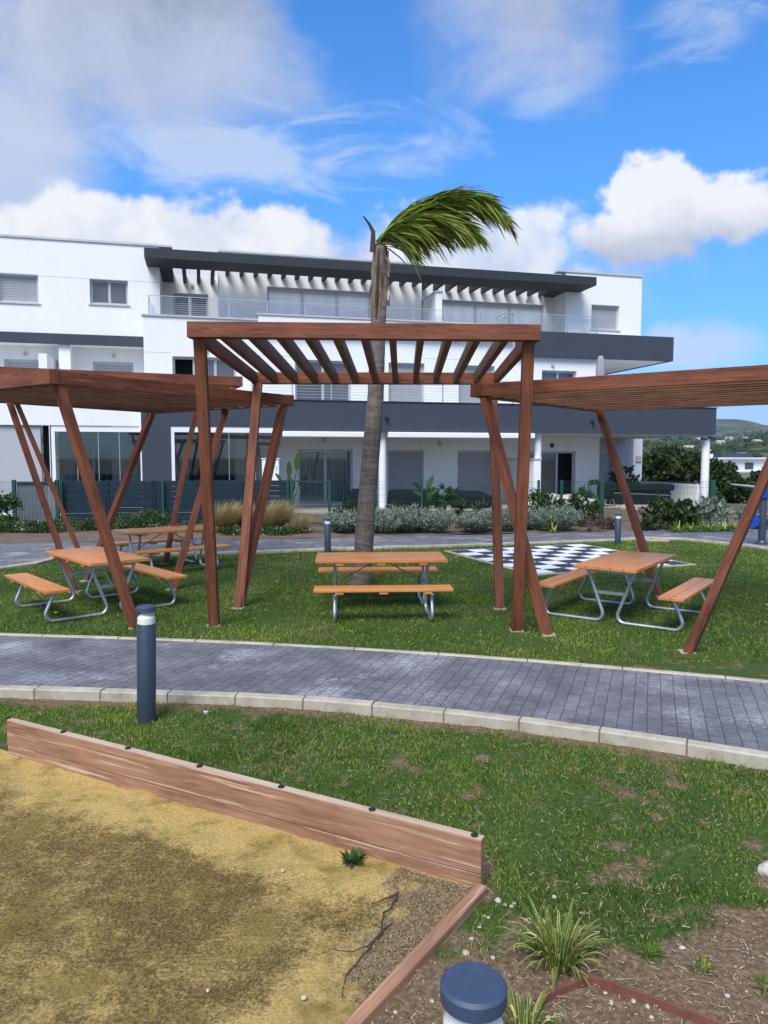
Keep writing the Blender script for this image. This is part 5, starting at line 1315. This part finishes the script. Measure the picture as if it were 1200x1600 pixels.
def terrace_block(px0, px1, Yv, ytop, lab):
    a, b = P(px0, 730, Yv), P(px1, 730, Yv); w = b.x - a.x; zt_b = P(px0, ytop, Yv).z; t = thing('terraced_housing', lab, 'houses', (a.x, Yv, -3)); H_ = zt_b + 3; st_ = 3
    m = MB(); m.box(0, w, 0, 9, 0, H_ * .50); m.box(.4, w - .4, 2.2, 9, H_ * .50, H_ * .86); m.build('wall', 'house_white', t)
    m = MB(); m.box(-.3, w + .3, 1.4, 9.2, H_ * .86, H_ * .90); m.box(-.3, w + .3, -.5, 2.2, H_ * .50, H_ * .54); m.build('slab', 'house_white', t)
    n = max(2, int(w / 4.2))
    for i in range(n):
        x = w * (i + .5) / n
        for z0, z1, y in ((H_ * .58, H_ * .76, 2.19), (H_ * .22, H_ * .42, -.01)): m = MB(); m.box(x - .9 + (i % 3) * .3, x + .7, y - .05, y, z0, z1); m.build('window', 'house_window', t)
        m = MB(); m.box(x - .5, x + .5, 4, 5.4, H_ * .9, H_ * (1.0 + .04 * (i % 2))); m.build('chimney', 'house_white', t)
    m = MB(); m.box(w * .25, w * .55, 3, 6, H_ * .9, H_ * 1.03); m.build('stair_tower', 'dark_render', t)
terrace_block(1100, 1262, 112, 709, 'white terraced houses with dark windows beyond the trees at right')
terrace_block(1000, 1042, 118, 707, 'white terraced house between the square column and the big tree')

# ------------------------------------------------------------------ small things in the foreground
def liriope(px, py, n, lm, lab):
    c = G(px, py); k = 9; p, a = arch_paths(n, .055, lm * .55, lm, 50, 88, .55, k); t = np.linspace(0, 1, k)[None]
    wd = .0115 * np.minimum(1, (1 - t) * 3.2 + .12) * rng.uniform(.75, 1.2, (n, 1)); sd_ = np.stack([-np.sin(a), np.cos(a), np.zeros(n)], 1)
    d = np.gradient(p, axis=1); d /= np.linalg.norm(d, axis=2, keepdims=True) + 1e-9
    s = sd_[:, None, :] - d * np.sum(sd_[:, None, :] * d, 2, keepdims=True); s /= np.linalg.norm(s, axis=2, keepdims=True) + 1e-9
    cols = [p + s * wd[..., None] * f for f in (-.5, -.22, .22, .5)]; V = np.stack(cols, 2); V[:, :, 1:3, 2] -= .0015
    V = V.reshape(-1, 3); idx = np.arange(n)[:, None, None] * (4 * k) + np.arange(k - 1)[None, :, None] * 4 + np.arange(3)[None, None]
    Q = np.stack([idx, idx + 1, idx + 5, idx + 4], 3).reshape(-1, 4); g = rng.uniform(.05, .45, n); e = rng.uniform(.55, 1, n)
    ti = np.stack([e, g, g, e], 1)[:, None, :].repeat(k, 1).reshape(-1); dry = rng.random(n) < .06; ti = np.where(np.repeat(dry, 4 * k), 1.0, ti)
    o = np_mesh('variegated_grass', V, Q, None, 'variegated_leaf', None, ti, True); o.location = (c.x, c.y, -.005); tag(o, lab, 'plant', 'variegated grass clumps by the bollard')
liriope(872, 1512, 170, .37, 'yellow edged grass clump right of the nearest bollard cap')
liriope(818, 1618, 70, .24, 'smaller yellow edged grass clump cut off by the bottom edge')
pts = [G(838, 1572), G(880, 1553), G(921, 1537), G(960, 1549), G(1040, 1578), G(1112, 1606), G(1190, 1640)]
m = MB(pts[0]); c = [p + Vector((0, 0, .012)) for p in pts]
for p, q in zip(c, c[1:]): m.beam(p, q, .014, .05)
tag(m.build('steel_edging', 'rust_steel', None, .002), 'rusty steel edging strip in the soil behind the variegated grass', 'edging strip').location = pts[0]
def stone(name, px, py, r, m_, lab, group=None, z=0):
    c = G(px, py); bm = bmesh.new(); bmesh.ops.create_icosphere(bm, subdivisions=3, radius=1); sx, sy_, sz = r * random.uniform(.8, 1.25), r * random.uniform(.7, 1.1), r * random.uniform(.45, .7); o = random.uniform(0, 99)
    for v in bm.verts: f = 1 + .22 * noise.noise(v.co * 1.3 + Vector((o, 0, 0))) + .07 * noise.noise(v.co * 3.6 + Vector((0, o, 0))); v.co = Vector((v.co.x * sx * f, v.co.y * sy_ * f, v.co.z * sz * f))
    me = bpy.data.meshes.new(name); bm.to_mesh(me); bm.free(); me.polygons.foreach_set('use_smooth', [True] * len(me.polygons)); ob = link(me, name, m_); ob.location = (c.x, c.y, sz * .35 + z); ob.rotation_euler = (0, 0, random.uniform(0, 6.28)); return tag(ob, lab, 'stone', group)
stone('rock', 1200, 1362, .052, 'stone_white', 'big white rock in the lawn at the right edge')
WS = 'pale pebbles in the soil by the edging corner'
for px, py, r in ((778, 1408, .017), (789, 1415, .011), (799, 1417, .010), (757, 1432, .008), (749, 1449, .008), (728, 1382, .009), (763, 1434, .008), (737, 1467, .009), (866, 1402, .012), (910, 1428, .012), (803, 1412, .012), (770, 1497, .010), (675, 1565, .009), (618, 1583, .010), (802, 1442, .009), (955, 1567, .012), (990, 1565, .010), (946, 1552, .009), (1066, 1482, .016), (1018, 1590, .010), (1012, 1573, .010), (830, 1436, .012), (857, 1592, .013), (1137, 1557, .010)):
    stone('pebble', px, py, r, 'stone_white', 'small pale pebble lying in the bare soil', WS)
stone('stone', 728, 1490, .018, 'stone_tan', 'yellow brown stone in the soil above the nearest bollard cap')
stone('stone', 442, 1367, .011, 'stone_white', 'pale stone on the sand below the edging board', z=.02); stone('stone', 475, 1567, .011, 'stone_white', 'pale stone on the sand near the bottom edge', z=.02); stone('stone', 325, 1556, .010, 'stone_white', 'pale flat stone on the mossy sand', z=.02)
# gravel: uncounted small grit in soil and sand
def grit(name, n, pick, r0, r1, m_):
    pts = []
    while len(pts) < n:
        q = pick()
        if q: pts.append(q)
    base = np.array([(1, 0, 0), (-1, 0, 0), (0, 1, 0), (0, -1, 0), (0, 0, .7), (0, 0, -.7)]); tr = np.array([(0, 2, 4), (2, 1, 4), (1, 3, 4), (3, 0, 4), (2, 0, 5), (1, 2, 5), (3, 1, 5), (0, 3, 5)])
    P_ = np.array(pts); r = r0 + (r1 - r0) * rng.uniform(0, 1, n) ** 3; V = P_[:, None] + base[None] * r[:, None, None] * rng.uniform(.6, 1.3, (n, 6, 1)); Tq = (np.arange(n)[:, None, None] * 6 + tr[None]).reshape(-1, 3)
    tag(np_mesh(name, V.reshape(-1, 3), None, Tq, m_), kind='stuff')
def pick_soil():
    x, y = random.uniform(-.4, 2.6), random.uniform(2.0, 4.2); a, b = in_court(x, y)
    if a > -.04 and b > -.08: return None
    if random.random() > bare_at(x, y) ** 1.5: return None
    return (x, y, lz(x, y) + .002)
def pick_sand():
    a, b = random.uniform(0, 3.6), random.uniform(.02, 2.4); x, y = court_pt(a, b); return (x, y, .014 + .010 * nz(x, y, 2.1, 7))
grit('gravel', 1500, pick_soil, .0018, .0085, 'stone_tan'); grit('gravel', 350, pick_soil, .002, .008, 'stone_white'); grit('gravel', 1800, pick_sand, .0015, .0045, 'stone_tan'); grit('gravel', 500, pick_sand, .0012, .0045, 'stone_white')
# dry clippings in the court corner
n = 7500; ab = np.stack([rng.uniform(.01, .42, n), rng.uniform(.03, .95, n)], 1); ok = ab[:, 0] < .34 - .30 * ab[:, 1] + .16 * np.array([nz(a * 3, b * 3, 2.7, 2) for a, b in ab]) + rng.exponential(.045, n); ab = ab[ok]; n = len(ab)
pp = np.array([(*court_pt(a, b), .030) for a, b in ab]); an = rng.uniform(0, 6.28, n); L_ = rng.uniform(.008, .030, n); t = np.linspace(-.5, .5, 3)
path = pp[:, None] + np.stack([np.cos(an), np.sin(an), np.zeros(n)], 1)[:, None] * (L_[:, None] * t[None])[..., None]; path[:, :, 2] += rng.uniform(-.012, .002, (n, 3))
v, q, ti = ribbons(path, np.full((n, 3), .0030), np.clip(rng.uniform(.05, .75, n), 0, 1)); tag(np_mesh('dry_clippings', v, q, None, 'dry_thatch', None, ti), kind='stuff')
# dead straw and litter on the bare soil
n = 2600; pts = []
while len(pts) < n:
    q = pick_soil() if len(pts) % 3 else (lambda x, y: (x, y, lz(x, y) + .01) if dens_near(x, y) > .05 else None)(random.uniform(-2.4, 3.4), random.uniform(2.6, 6.6))
    if q: pts.append(q)
pp = np.array(pts); an = rng.uniform(0, 6.28, n); L_ = rng.uniform(.012, .075, n) * rng.uniform(.4, 1, n); t = np.linspace(-.5, .5, 4)
path = pp[:, None] + np.stack([np.cos(an), np.sin(an), np.zeros(n)], 1)[:, None] * (L_[:, None] * t[None])[..., None]; path[:, :, 2] += .004 + rng.uniform(0, .008, (n, 4)); path[:, :, 0] += rng.normal(0, .003, (n, 4))
v, q, ti = ribbons(path, np.full((n, 4), .0032), rng.uniform(.3, 1, n)); tag(np_mesh('dead_straw', v, q, None, 'dry_thatch', None, ti), kind='stuff')
# roots lying on the sand
def root(pix, r, lab):
    pts = [G(x, y, .035) for x, y in pix]; c = resample(pts, .03); m = MB(pts[0]); k = len(c)
    m.tube([p + Vector((random.uniform(-.004, .004), random.uniform(-.004, .004), random.uniform(-.004, .006))) for p in c], [r * (1 - .7 * i / k) for i in range(k)], 6); o = m.build('root', 'root_brown', None, 0, True); o.location = pts[0]; tag(o, lab, 'root', 'dry roots lying on the sand')
root([(622, 1394), (612, 1415), (600, 1428), (596, 1450), (585, 1468), (570, 1480), (540, 1488), (512, 1482)], .0052, 'longest dry root winding down from the clippings to the sand')
root([(585, 1470), (565, 1495), (548, 1515), (536, 1540), (535, 1560)], .0048, 'dry root running down the sand to the bottom edge')
root([(622, 1396), (600, 1405), (574, 1417)], .005, 'short thin root below the edging board')
root([(590, 1466), (604, 1450), (618, 1440)], .0075, 'thick root stub where the roots meet the clippings')
tuft('weed', 'small green weed growing at the foot of the edging board', (G(551, 1352).x, G(551, 1352).y, .02), 60, .03, .085, (20, 80), .25, .02, 'green_leaf', 'weed', .03, tintr=(.3, 1))
for px, py, n, l, lab in ((1012, 1492, 60, .075, 'lone dark green grass tuft in the bare soil'), (1100, 1516, 50, .055, 'grass tuft in the soil right of the lone tuft'), (1195, 1545, 50, .06, 'grass tuft in the soil at the right edge'), (590, 1545, 60, .07, 'grass tuft against the sunken beam'), (668, 1420, 50, .06, 'thin weed in the dry clippings'), (700, 1392, 40, .05, 'small weed at the edging corner')):
    c = G(px, py); tuft('grass_tuft', lab, (c.x, c.y, .0), n, l * .5, l, (20, 85), .3, .005, 'lawn_blades', 'grass tuft', .035, tintr=(.15, .6), k=4)
c = G(322, 1117); t = thing('sprinkler', 'small grey sprinkler head in the lawn beside the kerb', 'sprinkler', (c.x, c.y, 0)); m = MB(); m.lathe([(.022, -.01), (.022, .03), (.018, .036), (.0, .037)], n=16); m.build('body', 'grey_metal', t); m = MB(); m.lathe([(.007, .036), (.007, .046), (0, .047)], n=10); m.build('nozzle', 'black_plastic', t)
c = G(88, 966); t = thing('dandelion', 'yellow dandelion flower in front of the left picnic table', 'flower', (c.x, c.y, 0)); m = MB(); m.tube([(0, 0, 0), (.005, 0, .07)], .003, 5); m.build('stem', 'green_leaf', t); m = MB(); m.lathe([(.004, .066), (.026, .076), (.02, .086), (0, .09)], n=14); m.build('flower_head', 'petal_yellow', t)
c = G(1026, 846); m = MB(c); m.box(c.x - .28, c.x + .28, c.y - .12, c.y + .12, 0, .05); o = m.build('paving_slab', 'stone_tan', None, .01); o.location = c; tag(o, 'sandy loose slab lying in the lawn beside the back path kerb', 'slab')
stone('boulder', 982, 797, .42, 'stone_tan', 'flat pale boulder in the bed behind the small rear bollard')

# ------------------------------------------------------------------ air: far hills fade to blue
hm_ = bpy.data.materials.new('haze_air'); hm_.use_nodes = True; T = NT(hm_.node_tree); T.n.clear()
ho = T.node('ShaderNodeOutputMaterial'); pv = T.node('ShaderNodeVolumePrincipled')
pv.inputs['Color'].default_value = (.62, .76, 1.0, 1); pv.inputs['Density'].default_value = .00008; T.l.new(pv.outputs[0], ho.inputs['Volume']); MATS['haze_air'] = hm_
m = MB(); m.box(-4200, 4200, -1800, 4200, -8, 320); tag(m.build('haze', 'haze_air'), kind='stuff')
